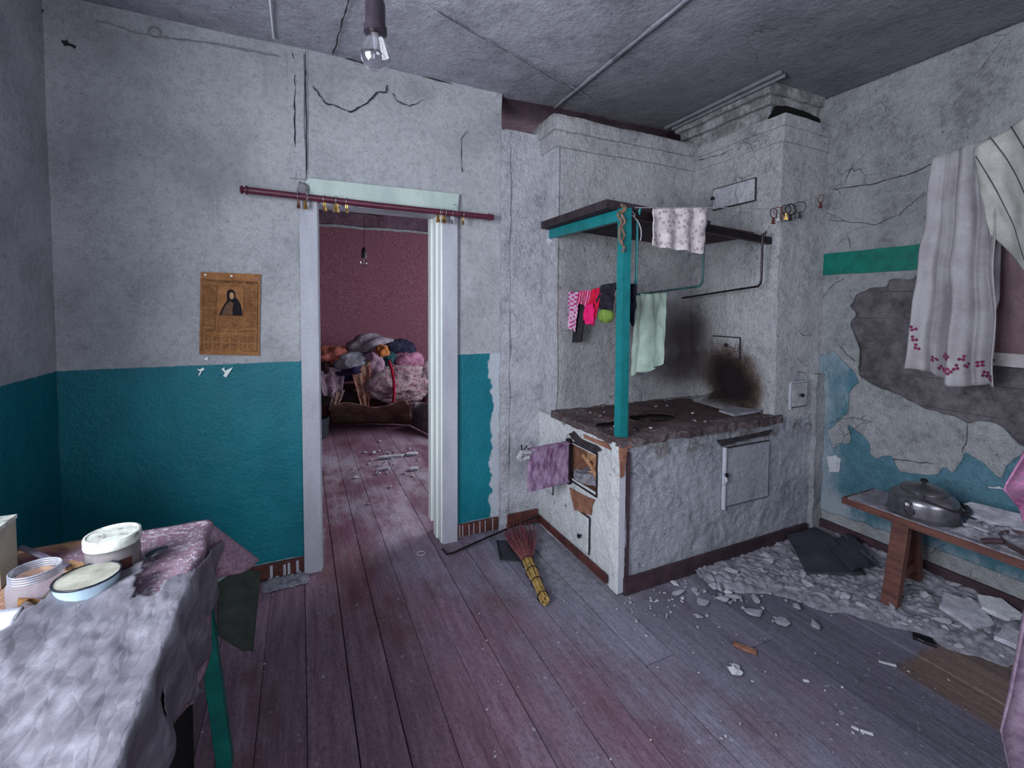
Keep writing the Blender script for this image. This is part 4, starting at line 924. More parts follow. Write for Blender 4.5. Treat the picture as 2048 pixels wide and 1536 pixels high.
def cfn(u, v):
    y = .40+(TY1+.01-.40)*v; h = hem(y)
    s = -.68+(.68+h)*u; p = drape(s, y)
    if s > 0: p.x += .012*sin(y*26+2)*min(1, s/.2)+noise.noise(Vector((y*8, s*8, 2)))*.012
    else: p.z += abs(noise.noise(Vector((p.x*14, p.y*14, 3))))*.006
    return p
CL = tag(MB().sheet(cfn, 70, 90).build('tablecloth', M['oilcloth'], smooth='all', thick=.002), 'stained mauve oilcloth draped over the corner table', 'tablecloth')
def cfar(u, v): # far side drop with the flared corner
    x = -.95+(TX+.95)*u; d = v*.20
    p = Vector((x, TY1+.012+.02*v, TZ-d)); k = max(0, (u-.72)/.28)
    p += Vector((.11*k*v, .03*k*v, .01*v*k)); return p
MB().sheet(cfar, 40, 16).build('far_drop', M['oilcloth'], CL, smooth='all', thick=.002)
def ccor(u, v):
    A_ = Vector((TX-.006, TY1-.03*(1-u)+.008, TZ+.004)); p1 = Vector((TX+.022, TY1-.03, TZ-.165)); p2 = Vector((TX+.130, TY1+.045, TZ-.172))
    m = p1.lerp(p2, u)+Vector((0, -.03*sin(pi*u), .005*sin(pi*u*2))); return A_.lerp(m, v)
MB().sheet(ccor, 16, 16).build('corner_fold', M['oilcloth'], CL, smooth='all', thick=.002)
# grey rag hanging from the table corner
def ragfn(u, v):
    A_, B_, C_, D_ = map(Vector, ((-0.241,1.610,0.548), (-0.130,1.660,0.533), (-0.249,1.600,0.383), (-0.158,1.660,0.268)))
    p = A_.lerp(B_, u).lerp(C_.lerp(D_, u), v); p.y += .012*sin(u*4+v*2)-.0; p.z += .012*sin(u*pi)*(1-v)+.008*noise.noise(Vector((u*5, v*4, 2))); return p
tag(MB().sheet(ragfn, 20, 24).build('hanging_rag', plain('dark_olive_rag', '#3c433f', '#2e3331', 20, .9), smooth='all', thick=.004), 'dark grey-green rag hanging from the far corner of the table', 'rag')
# crumpled greaseproof paper over table top and side
pm = NT('crumpled_greaseproof_paper'); c = pm.ramp(pm.noise(9, 7, .65), [(.3, srgb('#4b4953')), (.5, srgb('#605e69')), (.7, srgb('#807e8a'))])
pm_h = pm.math('ADD', pm.math('MULTIPLY', pm.vor(30, pm.map((1.6, .8, 1)), feat='DISTANCE_TO_EDGE'), .8), pm.math('MULTIPLY', pm.noise(26, 5, .6), .25))
M['paper'] = pm.out(c, .42, pm.bump(pm_h, .006, .6), 0, .6, .14)
sp = [(-.255, 1.135), (-.245, 1.20), (-.222, 1.265), (-.15, 1.305), (-.082, 1.325), (-.082, 1.25), (-.072, 1.185), (-.03, 1.22), (.012, 1.27), (.04, 1.40), (.09, 1.56), (.12, 1.60), (.15, 1.57), (.18, 1.52), (.21, 1.45), (.25, 1.38), (.27, 1.33), (.27, 1.22), (.22, 1.12), (.20, 1.0), (.22, .85), (.24, .5), (-.62, .5), (-.62, .90), (-.42, 1.0)]
def in2(s, y, P):
    r = False; n = len(P)
    for i in range(n):
        a, b = P[i]; c2, d = P[(i+1) % n]
        if (b > y) != (d > y) and s < (c2-a)*(y-b)/(d-b)+a: r = not r
    return r
def pfn(u, v):
    s = -.62+u*.98; y = .50+v*1.12
    n = noise.noise(Vector((s*5+y*2.5, y*3-s*2, 0)))
    wv = Vector((s, y, 0))+noise.noise_vector(Vector((s*3, y*3, 5)))*.06
    d_ = noise.voronoi(Vector((wv.x*9+wv.y*2, wv.y*4.2, 0)))[0]; f1 = min(1, (d_[1]-d_[0])*1.6)
    d_ = noise.voronoi(Vector((wv.x*24+wv.y*7, wv.y*13, 3)))[0]; f2 = min(1, (d_[1]-d_[0])*1.6)
    rg = 1-abs(noise.noise(Vector((s*13+y*.8, y*2.0, 4))))*2; rg2 = 1-abs(noise.noise(Vector((s*24, y*22, 9))))*2
    lift = .010+.010*(1-f1)+.004*(1-f2)+.008*max(0, n)+.003*rg
    # upper edge is ruffled upwards
    e = min(((s-a)**2+(y-b)**2)**.5 for a, b in sp[:6]); lift += .022*max(0, 1-e/.09)
    p = drape(s, y, lift, .016)
    if s > .02: p.x += .010*sin((y*1.0-s*.55)*38)*min(1, s/.1)
    return p
def pkeep(u, v):
    s = -.62+u*.98; y = .50+v*1.12; j = noise.noise(Vector((s*40, y*40, 0)))*.008
    if not in2(s+j, y+j, sp): return False
    for (a, b, r1, r2) in ((-.055, 1.265, .014, .010), (-.045, 1.215, .022, .030), (.10, .98, .02, .03)):
        if ((s-a+j)/r1)**2+((y-b)/r2)**2 < 1: return False
    return True
tag(MB().sheet(pfn, 150, 170, pkeep).build('greaseproof_paper', M['paper'], smooth='all', thick=.0012), 'torn crumpled translucent paper spread over the table and hanging off its side', 'paper')

# ---------------------------------------------------------------- things on the table
TT = TZ+.004
dirt_white = NT('dirty_white_plastic'); c = dirt_white.ramp(dirt_white.noise(40, 6, .7), [(.34, srgb('#6a6560')), (.46, srgb('#b8bbb6')), (.6, srgb('#cfd4cf'))])
M['lid'] = dirt_white.out(c, .5, dirt_white.bump(dirt_white.noise(60, 5), .001, .5), 0, .4, .1)
tx_, ty_ = -.418, 1.372
t = thing('preserve_jar', 'squat glass jar with dirty white plastic lid and dark contents on the table', 'jar', (tx_, ty_, TT))
MB().lathe([(.040, 0), (.049, .004), (.052, .014), (.052, .060), (.050, .074), (.048, .080)], (tx_, ty_, TT), 40).build('glass', jglass, t, smooth='all')
MB().lathe([(.0, .004), (.047, .005), (.049, .015), (.049, .060), (.045, .066), (.0, .062)], (tx_, ty_, TT), 32).rough(.003, 40).build('contents', plain('dark_preserve', '#6b5a58', '#3c1f22', 22, .6, bd=.003), t, smooth='all')
MB().lathe([(.0535, .076), (.0545, .080), (.0545, .096), (.053, .100), (.049, .101), (.046, .098), (.0, .0975)], (tx_, ty_, TT), 44).build('lid', M['lid'], t, smooth=True)
MB().prism([(tx_+.018, ty_-.055, TT+.012), (tx_+.045, ty_-.034, TT+.012), (tx_+.045, ty_-.034, TT+.050), (tx_+.018, ty_-.055, TT+.050)], (-.001, .002, 0)).build('side_label', plain('dark_red_label', '#43201f', '#2b1416', 30), t)
bx, by = -.433, 1.272
t = thing('enamel_bowl', 'pale blue enamel bowl with dark rim and dusty inside', 'bowl', (bx, by, TT))
MB().lathe([(.030, 0), (.044, .004), (.052, .018), (.056, .050), (.0575, .052)], (bx, by, TT), 44).build('outer_shell', plain('pale_blue_enamel', '#b7cfdf', '#9fbbcd', 10, .3, 0, .5, bd=.0005, grain=.1), t, smooth=True)
MB().lathe([(.0575, .052), (.0545, .050), (.050, .018), (.042, .008), (.0, .006)], (bx, by, TT), 44).build('dusty_inside', plain('dusty_enamel', '#a5a59a', '#84847b', 20, .8, bd=.002), t, smooth=True)
MB().torus((bx, by, TT+.0525), .0565, .0022, None, 48, 8).rough(.0006, 90).build('rim', plain('navy_rim', '#1e2433', '#15141c', 40, .4), t, smooth='all')
jx, jy = -.528, 1.300
t = thing('glass_jar', 'open empty glass jar with screw-thread neck lying left of the enamel bowl', 'jar', (jx, jy, TT))
gj = MB().lathe([(.036, 0), (.044, .004), (.046, .02), (.046, .052), (.040, .062), (.039, .078), (.0405, .080)], (jx, jy, TT), 40); gj.build('body', jglass, t, smooth='all')
nk = MB()
for k in range(4): nk.torus((jx, jy, TT+.063+.005*k), .0405, .0016, None, 40, 6)
nk.build('neck_thread', M['nickel'] if False else plain('frosty_glass_rim', '#9496a6', '#6f7182', 30, .25, 0, .6, bd=.0005, grain=.1), t, smooth='all')
t = thing('plastic_canister', 'tall beige translucent plastic canister at the left picture edge', 'canister', (-.65, 1.43, TT))
MB().gbox(-.73, -.628, 1.40, 1.47, TT, TT+.138, .03).build('body', plain('beige_plastic', '#b0ad9c', '#9a9384', 10, .5, 0, .4, bd=.001, grain=.12), t, bevel=.006)
MB().gbox(-.732, -.626, 1.398, 1.472, TT+.134, TT+.143, .03).build('rim', M['lid'], t, bevel=.002)
tag(MB().beam((-.635, 1.50, TT+.050), (-.505, 1.385, TT+.030), .012, .007).build('knife_handle', plain('grey_violet_handle', '#6b6678', '#4a4656', 30, .4, 0, .5, bd=.0005), bevel=.002), 'grey knife handle sticking up beside the lidded jar', 'knife')
card = MB().add([(-.565, 1.400, TT+.018), (-.50, 1.352, TT+.012), (-.462, 1.392, TT+.022), (-.515, 1.43, TT+.024)], [(0, 1, 2, 3)])
t = tag(card.build('cardboard_scrap', plain('orange_card', '#c39a72', '#9c7450', 30, .9), thick=.0015), 'small orange-tan card scrap with a row of brown dots', 'card')
dm_ = MB()
for i in range(8):
    p = Vector((-.548, 1.394, TT+.0215)).lerp(Vector((-.478, 1.384, TT+.0215)), i/7); dm_.lathe([(0, 0), (.003, .0005), (0, .001)], p, 8)
dm_.build('printed_dots', ink, t)
tag(MB().sheet(lambda u, v: (-.53+.045*u-.01*v, 1.232+.03*v+.012*u, TT+.030+.014*sin(u*4+v*3)), 8, 6).build('brown_paper_scrap', plain('brown_paper', '#7d5a35', '#5a3d22', 30, .9), smooth='all', thick=.001), 'crumpled brown paper scrap between glass jar and enamel bowl', 'paper scrap')
t = thing('tray', 'shallow white tray at the bottom left, half covered by paper', 'tray', (-.63, 1.17, TT))
def trayfn(u, v):
    x = -.745+.232*u; y = 1.10+.16*v; e = min(u, 1-u, v, 1-v)*5; return (x+.01*sin(v*5), y-.03*u, TT+.012+.018*max(0, 1-e))
MB().sheet(trayfn, 24, 20).build('dish', plain('white_tray_enamel', '#c7cbd6', '#aeb2bf', 10, .4, 0, .4, grain=.12), t, smooth='all', thick=.003)
MB().tube([trayfn(0, 0), trayfn(1, 0), trayfn(1, .5), trayfn(1, 1), trayfn(.5, 1), trayfn(0, 1)], .004, 8).build('rim', plain('grey_rim', '#7c7d88', '#5f606b', 20, .5), t, smooth=True)
t = thing('spoon', 'dull metal spoon lying right of the lidded jar on the speckled oilcloth', 'spoon', (-.36, 1.40, TT))
MB().lathe([(0, -.003), (.010, -.001), (.016, .003), (.017, .005)], (0, 0, 0), 16, Matrix.Diagonal((1, 1.6, 1, 1))).warp(lambda p: Matrix.Rotation(-.7, 4, 'Z')@p+Vector((-.345, 1.42, TT+.008))).build('bowl', M['aluminium'], t, smooth='all', thick=.001)
MB().tube([(-.355, 1.402, TT+.010), (-.38, 1.37, TT+.012), (-.405, 1.335, TT+.010)], [.003, .0025, .004], 6).build('handle', M['aluminium'], t)

# ---------------------------------------------------------------- broom, poker and scoop by the stove side
random.seed(12)
BR = thing('hand_broom', 'yellow straw whisk broom lying on the floor, reddish bristles towards the wall', 'broom', (1.07, 2.1, 0))
h0, h1, h2 = Vector((1.015, 1.80, .03)), Vector((1.09, 2.13, .035)), Vector((1.20, 2.47, .05))
straw = plain('yellow_straw', '#c8a765', '#94753f', 40, .7, bs=300, bd=.002); bris = plain('reddish_bristle', '#8e5058', '#6b3742', 60, .8)
mb = MB(); mb2 = MB()
sd = (h1-h0).cross(Vector((0, 0, 1))).normalized(); 
for i in range(46):
    a = R(0, 2*pi); r = .026*math.sqrt(R(0, 1)); dx, dz = cos(a)*r, sin(a)*r
    pts = []
    for k in range(7):
        tt = k/6; b = 1-.22*abs(sin(tt*pi*4.5)); pts.append(h0.lerp(h1, tt)+sd*dx*b*(.8+.5*tt)+Vector((0, 0, dz*b)))
    e = h1.lerp(h2, R(.25, .55))+sd*dx*R(1.6, 2.6)+Vector((0, 0, dz)); mb.tube(pts+[e], .0038, 5)
for i in range(110):
    a = R(0, 2*pi); r = math.sqrt(R(0, 1)); dx, dz = cos(a)*r, sin(a)*r
    s0 = h1+sd*dx*.028+Vector((0, 0, dz*.024)); t1 = R(.75, 1.0)
    e = h1.lerp(h2, t1)+sd*dx*.105+Vector((0, 0, max(-.035, dz*.035))); m = s0.lerp(e, .5)+sd*dx*.012; m.z += .01
    mb2.tube([s0, m, e], [.0028, .0024, .0014], 4)
mb.build('handle_stalks', straw, BR); mb2.build('bristles', bris, BR)
for tt in (.1, .42, .68, .95):
    c = h0.lerp(h1, tt); MB().torus(c, .030*(.85+.35*tt), .0022, (h1-h0).to_track_quat('Z', 'Y').to_matrix(), 20, 5).build('binding', M['steel'], BR)
PK = thing('poker', 'thin black iron poker lying against the wall foot by the doorway', 'poker', (1.0, 2.43, 0))
MB().tube([(.705, 2.43, .035), (.722, 2.395, .018), (.76, 2.395, .018), (1.05, 2.44, .05), (1.34, 2.475, .085)], .0065, 8).build('rod', M['steel'], PK, smooth=True)
SCP = thing('ash_scoop', 'small grey sheet-metal scoop lying under the broom bristles', 'scoop', (1.03, 2.27, 0))
MB().prism([(.975, 2.235, .006), (1.09, 2.17, .006), (1.17, 2.24, .01), (1.16, 2.33, .02), (1.02, 2.40, .03)], (0, 0, .003)).build('blade', M['tin'], SCP, bevel=.001)
MB().prism([(.975, 2.235, .006), (1.02, 2.40, .03), (1.015, 2.40, .055), (.972, 2.235, .03)], (.003, 0, 0)).build('side', M['tin'], SCP)

# ---------------------------------------------------------------- bench with kettle
BN = thing('bench', 'red-brown wooden bench standing along the right wall', 'bench', (2.6, .9, 0))
BX0, BX1, BZ = 2.455, 2.72, .455
MB().gbox(BX0, BX1, .1, 1.33, BZ-.032, BZ, .08).rough(.003, 6).build('seat', M['brown_wood'], BN, smooth=True)
for y in (1.12, .28):
    MB().beam((2.475, y+.0, 0), (2.535, y-.01, BZ-.03), .04, .065, (0, 1, 0)).build('leg', M['brown_wood'], BN, bevel=.003)
    MB().beam((2.80, y+.05, 0), (2.67, y+.02, BZ-.03), .04, .065, (0, 1, 0)).build('leg', M['brown_wood'], BN, bevel=.003)
    MB().beam((2.50, y+.005, .125), (2.77, y+.04, .125), .025, .04).build('stretcher', M['brown_wood'], BN, bevel=.003)
MB().gbox(BX0+.005, BX1-.005, .5, 1.31, BZ-.001, BZ+.006, .03).rough(.006, 20, .003, 60).build('dust_layer', M['dust'], BN, smooth=True)
kx, ky, kz = 2.575, 1.055, BZ+.006
K = thing('kettle', 'wide dull aluminium kettle with black lid knob standing on the bench', 'kettle', (kx, ky, kz))
MB().lathe([(.0, 0), (.118, 0), (.131, .004), (.133, .012), (.124, .018), (.124, .070), (.120, .084), (.108, .097), (.085, .108), (.080, .110), (.079, .118)], (kx, ky, kz), 56).build('body', M['aluminium'], K, smooth=True)
MB().torus((kx, ky, kz+.010), .1285, .004, None, 56, 8).build('base_seam', M['steel'], K, smooth='all')
MB().lathe([(.083, .114), (.085, .119), (.080, .125), (.050, .133), (.014, .140), (.008, .143), (.0, .143)], (kx, ky, kz), 48).build('lid', M['aluminium'], K, smooth=True)
MB().lathe([(.005, .141), (.006, .149), (.013, .153), (.014, .161), (.008, .166), (0, .167)], (kx, ky, kz), 20).build('lid_knob', M['black_plastic'], K, smooth=True)
sdir = Vector((-.96, -.02, 0)).normalized()
sp_ = [Vector((kx, ky, kz))+sdir*a+Vector((0, 0, z)) for a, z in ((.105, .035), (.132, .048), (.146, .068), (.152, .088))]
MB().tube(sp_, [.024, .019, .014, .011], 16).build('spout', M['aluminium'], K, smooth='all')
# folded-down bail handle
hd = Vector((.30, -.95, 0)).normalized()
side = Vector((.95, .30, 0)).normalized()
hp = []
for i in range(15):
    a = pi*i/14; hp.append(Vector((kx, ky, kz+.105))+side*cos(a)*.112+hd*sin(a)*.150+Vector((0, 0, -.045*sin(a))))
MB().tube(hp, .0045, 8).build('handle', M['steel'], K, smooth=True)
MB().tube(hp[5:10], .011, 10).build('handle_grip', M['black_plastic'], K, smooth=True)
for sg in (1, -1): MB().beam(Vector((kx, ky, kz+.09))+side*.104*sg, Vector((kx, ky, kz+.125))+side*.112*sg, .016, .006, sdir).build('lug', M['aluminium'], K)
def rock(seed, sx, sy, sz, sub=2, rgh=.35):
    bm = bmesh.new(); bmesh.ops.create_icosphere(bm, subdivisions=sub, radius=1)
    rnd = random.Random(seed)
    pl = [(Vector((rnd.uniform(-1, 1), rnd.uniform(-1, 1), rnd.uniform(-1, 1))).normalized(), rnd.uniform(.38, .72)) for _ in range(10)]
    for v in bm.verts:
        for n_, d in pl:
            k = v.co.dot(n_)
            if k > d: v.co -= n_*(k-d)
        v.co += noise.noise_vector(v.co*1.7+Vector((seed, 0, 0)))*rgh*.4
        v.co = Vector((v.co.x*sx, v.co.y*sy, v.co.z*sz))
    zm = min(v.co.z for v in bm.verts)
    for v in bm.verts: v.co.z -= zm
    me = bpy.data.meshes.new('rock'); bm.to_mesh(me); bm.free(); return me
def place_rock(name, me, mat, loc, rz, sc, label, cat, group=None):
    o = bpy.data.objects.new(name, me); C.objects.link(o); o.location = loc; o.rotation_euler = (0, 0, rz); o.scale = (sc, sc, sc)
    if not me.materials: me.materials.append(mat)
    return tag(o, label, cat, group)
# plaster slabs fallen onto the bench
def slab(name, poly2, z, h, tilt, mat, label, cat='plaster slab', group=None):
    c = Vector((sum(p[0] for p in poly2)/len(poly2), sum(p[1] for p in poly2)/len(poly2), 0))
    out = []
    for i in range(len(poly2)):
        a = Vector((*poly2[i], 0)); b = Vector((*poly2[(i+1) % len(poly2)], 0))
        for k in range(4):
            p = a.lerp(b, k/4); p += noise.noise_vector(Vector((i*3.3, k*1.1, z*9)))*.006*(k > 0); p.z = 0; out.append(p-c)
    Mt = Matrix.Translation((c.x, c.y, z))@Euler(tilt).to_matrix().to_4x4()
    n = len(out); mb = MB(); mb.v = [tuple(Mt@p) for p in out]+[tuple(Mt@(p+Vector((0, 0, h)))) for p in out]
    mb.f = [tuple(range(n))[::-1], tuple(range(n, 2*n))]+[(i, (i+1) % n, n+(i+1) % n, n+i) for i in range(n)]
    return tag(mb.build(name, mat, bevel=.002), label, cat, group)
slab('plaster_slab', [(2.655, .975), (2.735, .95), (2.80, .72), (2.70, .70), (2.64, .80)], .50, .018, (.10, -.25, 0), M['chunk'], 'long flat plaster slab leaning on the bench behind the kettle')
slab('plaster_slab', [(2.55, .90), (2.66, .93), (2.66, .80), (2.56, .78)], .463, .020, (.05, .1, 0), M['chunk'], 'broken plaster slab lying flat on the bench beside the kettle')
mp = MB().gbox(2.50, 2.74, .55, .93, .458, .475, .012)
def mwarp(p):
    if p.z < .465: return p
    e = min(1, min(p.x-2.50, 2.74-p.x)/.05, min(p.y-.55, .93-p.y)/.06); return Vector((p.x, p.y, .462+max(0, e)*(.030+.028*noise.noise(p*18)+.016*noise.noise(p*45))))
tag(mp.warp(mwarp).build('plaster_crumbs', M['dust'], smooth='all'), 'heap of loose plaster crumbs on the bench', 'plaster crumbs', kind='stuff')
PN = thing('frying_pan', 'brown rimmed shallow pan full of plaster at the right end of the bench in view', 'pan', (2.575, .68, BZ))
MB().lathe([(.0, .002), (.085, .002), (.105, .012), (.118, .034), (.121, .034), (.108, .008), (.088, -.002), (0, -.002)], (2.575, .68, BZ+.010), 44).build('pan_body', plain('brown_enamel', '#5a4648', '#3f3034', 20, .5, 0, .4), PN, smooth=True)
MB().lathe([(.0, .032), (.05, .036), (.10, .022), (.108, .014)], (2.575, .68, BZ+.010), 30).rough(.008, 30).build('plaster_fill', M['dust'], PN, smooth='all')
MB().tube([(2.49, .77, BZ+.035), (2.462, .80, BZ+.028), (2.455, .815, BZ+.02)], .012, 8).build('handle_stub', M['base_dark'], PN)
random.seed(31)
rocks = [rock(100+i, R(.8, 1.3), R(.55, 1.0), R(.3, .6), 2) for i in range(14)]
for m_ in rocks: m_.materials.append(M['chunk'])
rocks_w = [rock(200+i, R(.8, 1.2), R(.6, 1.0), R(.35, .6), 2) for i in range(6)]
for m_ in rocks_w: m_.materials.append(M['chunk_white'])
for i in range(16):
    x, y = R(2.52, 2.72), R(.60, .92)
    place_rock('plaster_lump', random.choice(rocks), None, (x, y, .475), R(0, 6), R(.008, .018), 'small plaster lump in the crumb heap on the bench', 'plaster lump', 'plaster lumps on the bench')

# ---------------------------------------------------------------- rubble on the floor
# low continuous drift of fine rubble along the right wall and in front of the stove
def drift_h(x, y):
    # distance to the right wall and to the stove front line; ragged inner limit
    n = noise.noise(Vector((x*4, y*4, 0)))*.09+noise.noise(Vector((x*13, y*13, 1)))*.04
    if y < 1.0: edge = 2.36+(1.0-y)*.55
    else: edge = 2.36-(y-1.0)*.75 if y < 1.45 else 2.02-(y-1.45)*1.2
    if y > 1.715: return -1
    d = x-edge+n
    if x > 2.92: return -1
    if d < 0: return -.02
    return min(1, d/.10)*(.014+.012*noise.noise(Vector((x*10, y*10, 3)))+.022*abs(noise.noise(Vector((x*24, y*24, 5))))+.035*max(0, min(1, (x-2.6)/.3))*(1 if y < 1.6 else .5))
mb = MB(); nx, ny = 170, 240
hh = {}
for j in range(ny+1):
    for i in range(nx+1):
        x = 1.85+i*(1.055/nx); y = .20+j*(1.51/ny); h = drift_h(x, y); hh[(i, j)] = h
        mb.v.append((x, y, max(-.012, h)+.002))
for j in range(ny):
    for i in range(nx):
        if max(hh[(i, j)], hh[(i+1, j)], hh[(i+1, j+1)], hh[(i, j+1)]) > 0: a = j*(nx+1)+i; mb.f.append((a, a+1, a+nx+2, a+nx+1))
tag(mb.build('fine_rubble', M['dust'], smooth='all'), 'drift of fine grey plaster rubble under the bench and along the wall', 'rubble', kind='stuff')
random.seed(77)
cnt = 0
G1 = 'plaster lumps heaped under the bench'; G2 = 'plaster lumps scattered in front of the stove'; G3 = 'white crumbs scattered over the open floorboards'
while cnt < 165:
    x, y = R(1.9, 2.88), R(.35, 1.66); h = drift_h(x, y)
    if h <= .004: continue
    if 1.30 < y and 2.42 < x < 2.80 and (x-2.42)*.9+(1.78-y) < .9 and y > 1.28 and R(0, 1) < .85: continue
    s = R(.009, .024) if R(0, 1) < .8 else R(.024, .045)
    place_rock('plaster_lump', random.choice(rocks), None, (x, y, h-.002), R(0, 6), s, 'grey plaster lump in the rubble under and beside the bench', 'plaster lump', G1); cnt += 1
cnt = 0
while cnt < 115:
    u, v = random.gauss(0, 1), random.gauss(0, 1)
    x = 2.02+u*.22+v*.03; y = 1.50+v*.13-u*.02
    if y > 1.69 or x < 1.55 or x > 2.6: continue
    s = R(.007, .016) if R(0, 1) < .62 else R(.018, .040)
    place_rock('plaster_lump', random.choice(rocks+rocks_w[:2]), None, (x, y, .001), R(0, 6), s, 'plaster lump scattered on the boards in front of the stove', 'plaster lump', G2); cnt += 1
cnt = 0
while cnt < 160:
    r_ = R(0, 1)
    if r_ < .35: x, y = R(1.2, 2.2), R(.75, 1.6)
    elif r_ < .55: x, y = random.gauss(1.50, .12), random.gauss(1.60, .05)
    elif r_ < .7: x, y = R(.95, 1.35), R(1.5, 2.4)
    else: x, y = R(-.15, 1.1), R(.9, 2.5)
    if (x > CX0-.03 and y > 1.70) or x > 2.2: continue
    place_rock('plaster_crumb', random.choice(rocks_w), None, (x, y, .002), R(0, 6), R(.0025, .007) if r_ > .55 or r_ < .35 else R(.004, .013), 'tiny white plaster crumb on the open floorboards', 'plaster crumb', G3); cnt += 1
place_rock('plaster_stone', rock(901, .036, .032, .022, 3), M['chunk_white'], (1.482, 1.156, .0), .3, 1, 'roundish pale stone standing alone on the grey boards', 'stone')
place_rock('plaster_stone', rock(902, .020, .016, .012, 2), M['chunk_white'], (1.513, 1.172, .0), .3, 1, 'small white stone touching the roundish pale stone', 'stone')
place_rock('plaster_stone', rock(903, .045, .036, .026, 3), M['chunk_white'], (2.285, 1.385, .0), .8, 1, 'bright white lump at the corner of the rubble below the felt sheet', 'stone')
slab('plaster_slab', [(2.755, .905), (2.83, .945), (2.88, .88), (2.84, .80), (2.77, .82)], .055, .022, (.1, -.2, 0), M['chunk_white'], 'white rounded plaster slab lying by the wall behind the bench leg')
slab('plaster_slab', [(2.62, 1.00), (2.74, 1.03), (2.79, .92), (2.70, .84), (2.60, .88)], .035, .02, (.12, -.1, 0), M['chunk'], 'large grey plaster slab behind the bench leg')
slab('plaster_slab', [(2.60, .82), (2.72, .80), (2.70, .66), (2.60, .68)], .035, .02, (.05, -.1, .2), M['chunk'], 'grey plaster slab under the bench nearer the camera')
slab('brick_chip', [(1.600, 1.262), (1.625, 1.268), (1.665, 1.195), (1.645, 1.185)], .002, .010, (0, 0, 0), M['brick'], 'orange brick chip lying in the gap between floorboards', 'brick chip')
for (x, y, r_, l, lab) in ((2.076, .938, 2.3, .055, 'white stick of plaster lying alone on the right boards'), (1.655, .830, 2.0, .020, 'shorter one of two white splinters lying together'), (1.672, .805, 2.25, .035, 'longer one of two white splinters lying together'), (1.70, 1.02, 2.5, .02, 'pale splinter in the middle of the grey boards')):
    d = Vector((cos(r_), sin(r_), 0))*l/2
    tag(MB().beam(Vector((x, y, .006))-d, Vector((x, y, .006))+d, .008, .006).rough(.001, 60).build('white_splinter', M['chunk_white'], bevel=.001), lab, 'splinter')
tag(MB().torus((.598, 2.488, .004), .022, .003, None, 20, 6).build('plastic_ring', M['chunk_white'], smooth='all'), 'pale ring lying on the floor in the doorway', 'ring')
gp = MB()
for (x0, y0, x1, y1, w_) in ((1.495, 1.62, 1.50, .76, .004),): pass
# sheets of roofing felt in the corner
def felt(name, P0, P1, P2, P3, lift, label, seed, hole=False):
    P0, P1, P2, P3 = map(Vector, (P0, P1, P2, P3))
    def fn(u, v):
        p = P0.lerp(P1, u).lerp(P3.lerp(P2, u), v); p.z += lift*sin(pi*min(1, u*1.1))*v+.004*noise.noise(Vector((u*3, v*3, seed)))+.01; return p
    return tag(MB().sheet(fn, 24, 24).build(name, M['tin'], smooth='all', thick=.003), label, 'felt sheet')
felt('felt_sheet', (2.60, 1.735-.03, .05), (2.355, 1.43, .02), (2.60, 1.285, .035), (2.80, 1.66, .07), .035, 'large dark roofing felt sheet lying in the corner between stove and right wall', 1)
felt('felt_sheet', (2.64, 1.50, .075), (2.53, 1.315, .06), (2.70, 1.29, .055), (2.86, 1.52, .085), .03, 'smaller dark felt piece lying on the large felt sheet', 2)
tag(MB().beam((2.80, 1.50, .105), (2.66, 1.25, .085), .014, .006).build('tin_strip', M['aluminium'], bevel=.001), 'thin pale metal strip on the felt in the corner', 'metal strip')
tag(slab('black_scrap', [(2.33, .97), (2.37, .985), (2.40, .93), (2.36, .90)], .003, .012, (0, 0, 0), M['black_plastic'], 'small black scrap at the edge of the bare brown boards', 'scrap'), None)

# ---------------------------------------------------------------- embroidered towel over a framed picture on the right wall
PF = thing('picture_frame', 'framed pinkish faded picture on the right wall, half hidden by draped towels', 'picture', (2.86, .70, 1.6))
def fr(p): return Vector((2.895-.09*(p.z-1.2)/.9, p.y, p.z))
MB().gbox(0, .01, .40, .965, 1.20, 2.08, .1).warp(fr).build('picture', plain('faded_pink_print', '#93797f', '#7c6269', 6, .5, 0, .4, grain=.3), PF)
pfm = plain('pale_frame_wood', '#a9a3a8', '#8d878c', 14, .7)
for a in ((.40, .98, 1.145, 1.205), (.40, .98, 2.075, 2.125), (.955, .99, 1.15, 2.12), (.39, .42, 1.15, 2.12)):
    g_ = MB().gbox(0, 1, a[0], a[1], a[2], a[3], .1); g_.v = [(fr(Vector(p)).x+(-.022 if p[0] == 0 else 0.0), p[1], p[2]) for p in g_.v]; g_.build('frame_bar', pfm, PF)
tmat = cloth_mat('white_linen', '#9f9ca2', '#8a868c', 8, None, .95, .2)
def tfold(u, v):
    k = .25+.75*v
    return .060*k*(math.tanh(3*sin(u*2*pi*2.1+.6))*.7+.3*sin(u*2*pi*4+1))
TA, TBp, TC, TD = (2.740,1.144,2.120), (2.700,0.913,2.148), (2.740,1.201,1.094), (2.760,0.887,1.046)
EM = thing('embroidered_towel', 'long white towel with magenta flower border hanging over the picture on the right wall', 'towel', (2.72, 1.05, 1.6))
def towel(u, v):
    a = Vector(TA).lerp(Vector(TBp), u); b = Vector(TC).lerp(Vector(TD), u); p = a.lerp(b, v)
    p.x -= tfold(u, v)+.01*noise.noise(Vector((u*6, v*6, 1))); p.y += .012*noise.noise(Vector((u*3, v*5, 7))); p.z += .02*sin(u*7+1)*v*v; return p
MB().sheet(towel, 90, 60).build('linen', tmat, EM, smooth='all', thick=.003)
em_m = plain('magenta_thread', '#7b2b52', '#5c1f3e', 60, .9, grain=.2)
fl = MB(); random.seed(5)
def tn(u, v):
    p = towel(u, v); du = towel(u+.01, v)-p; dv = towel(u, v+.01)-p; n = du.cross(dv).normalized()
    if n.x > 0: n = -n
    return p, du.normalized(), dv.normalized(), n
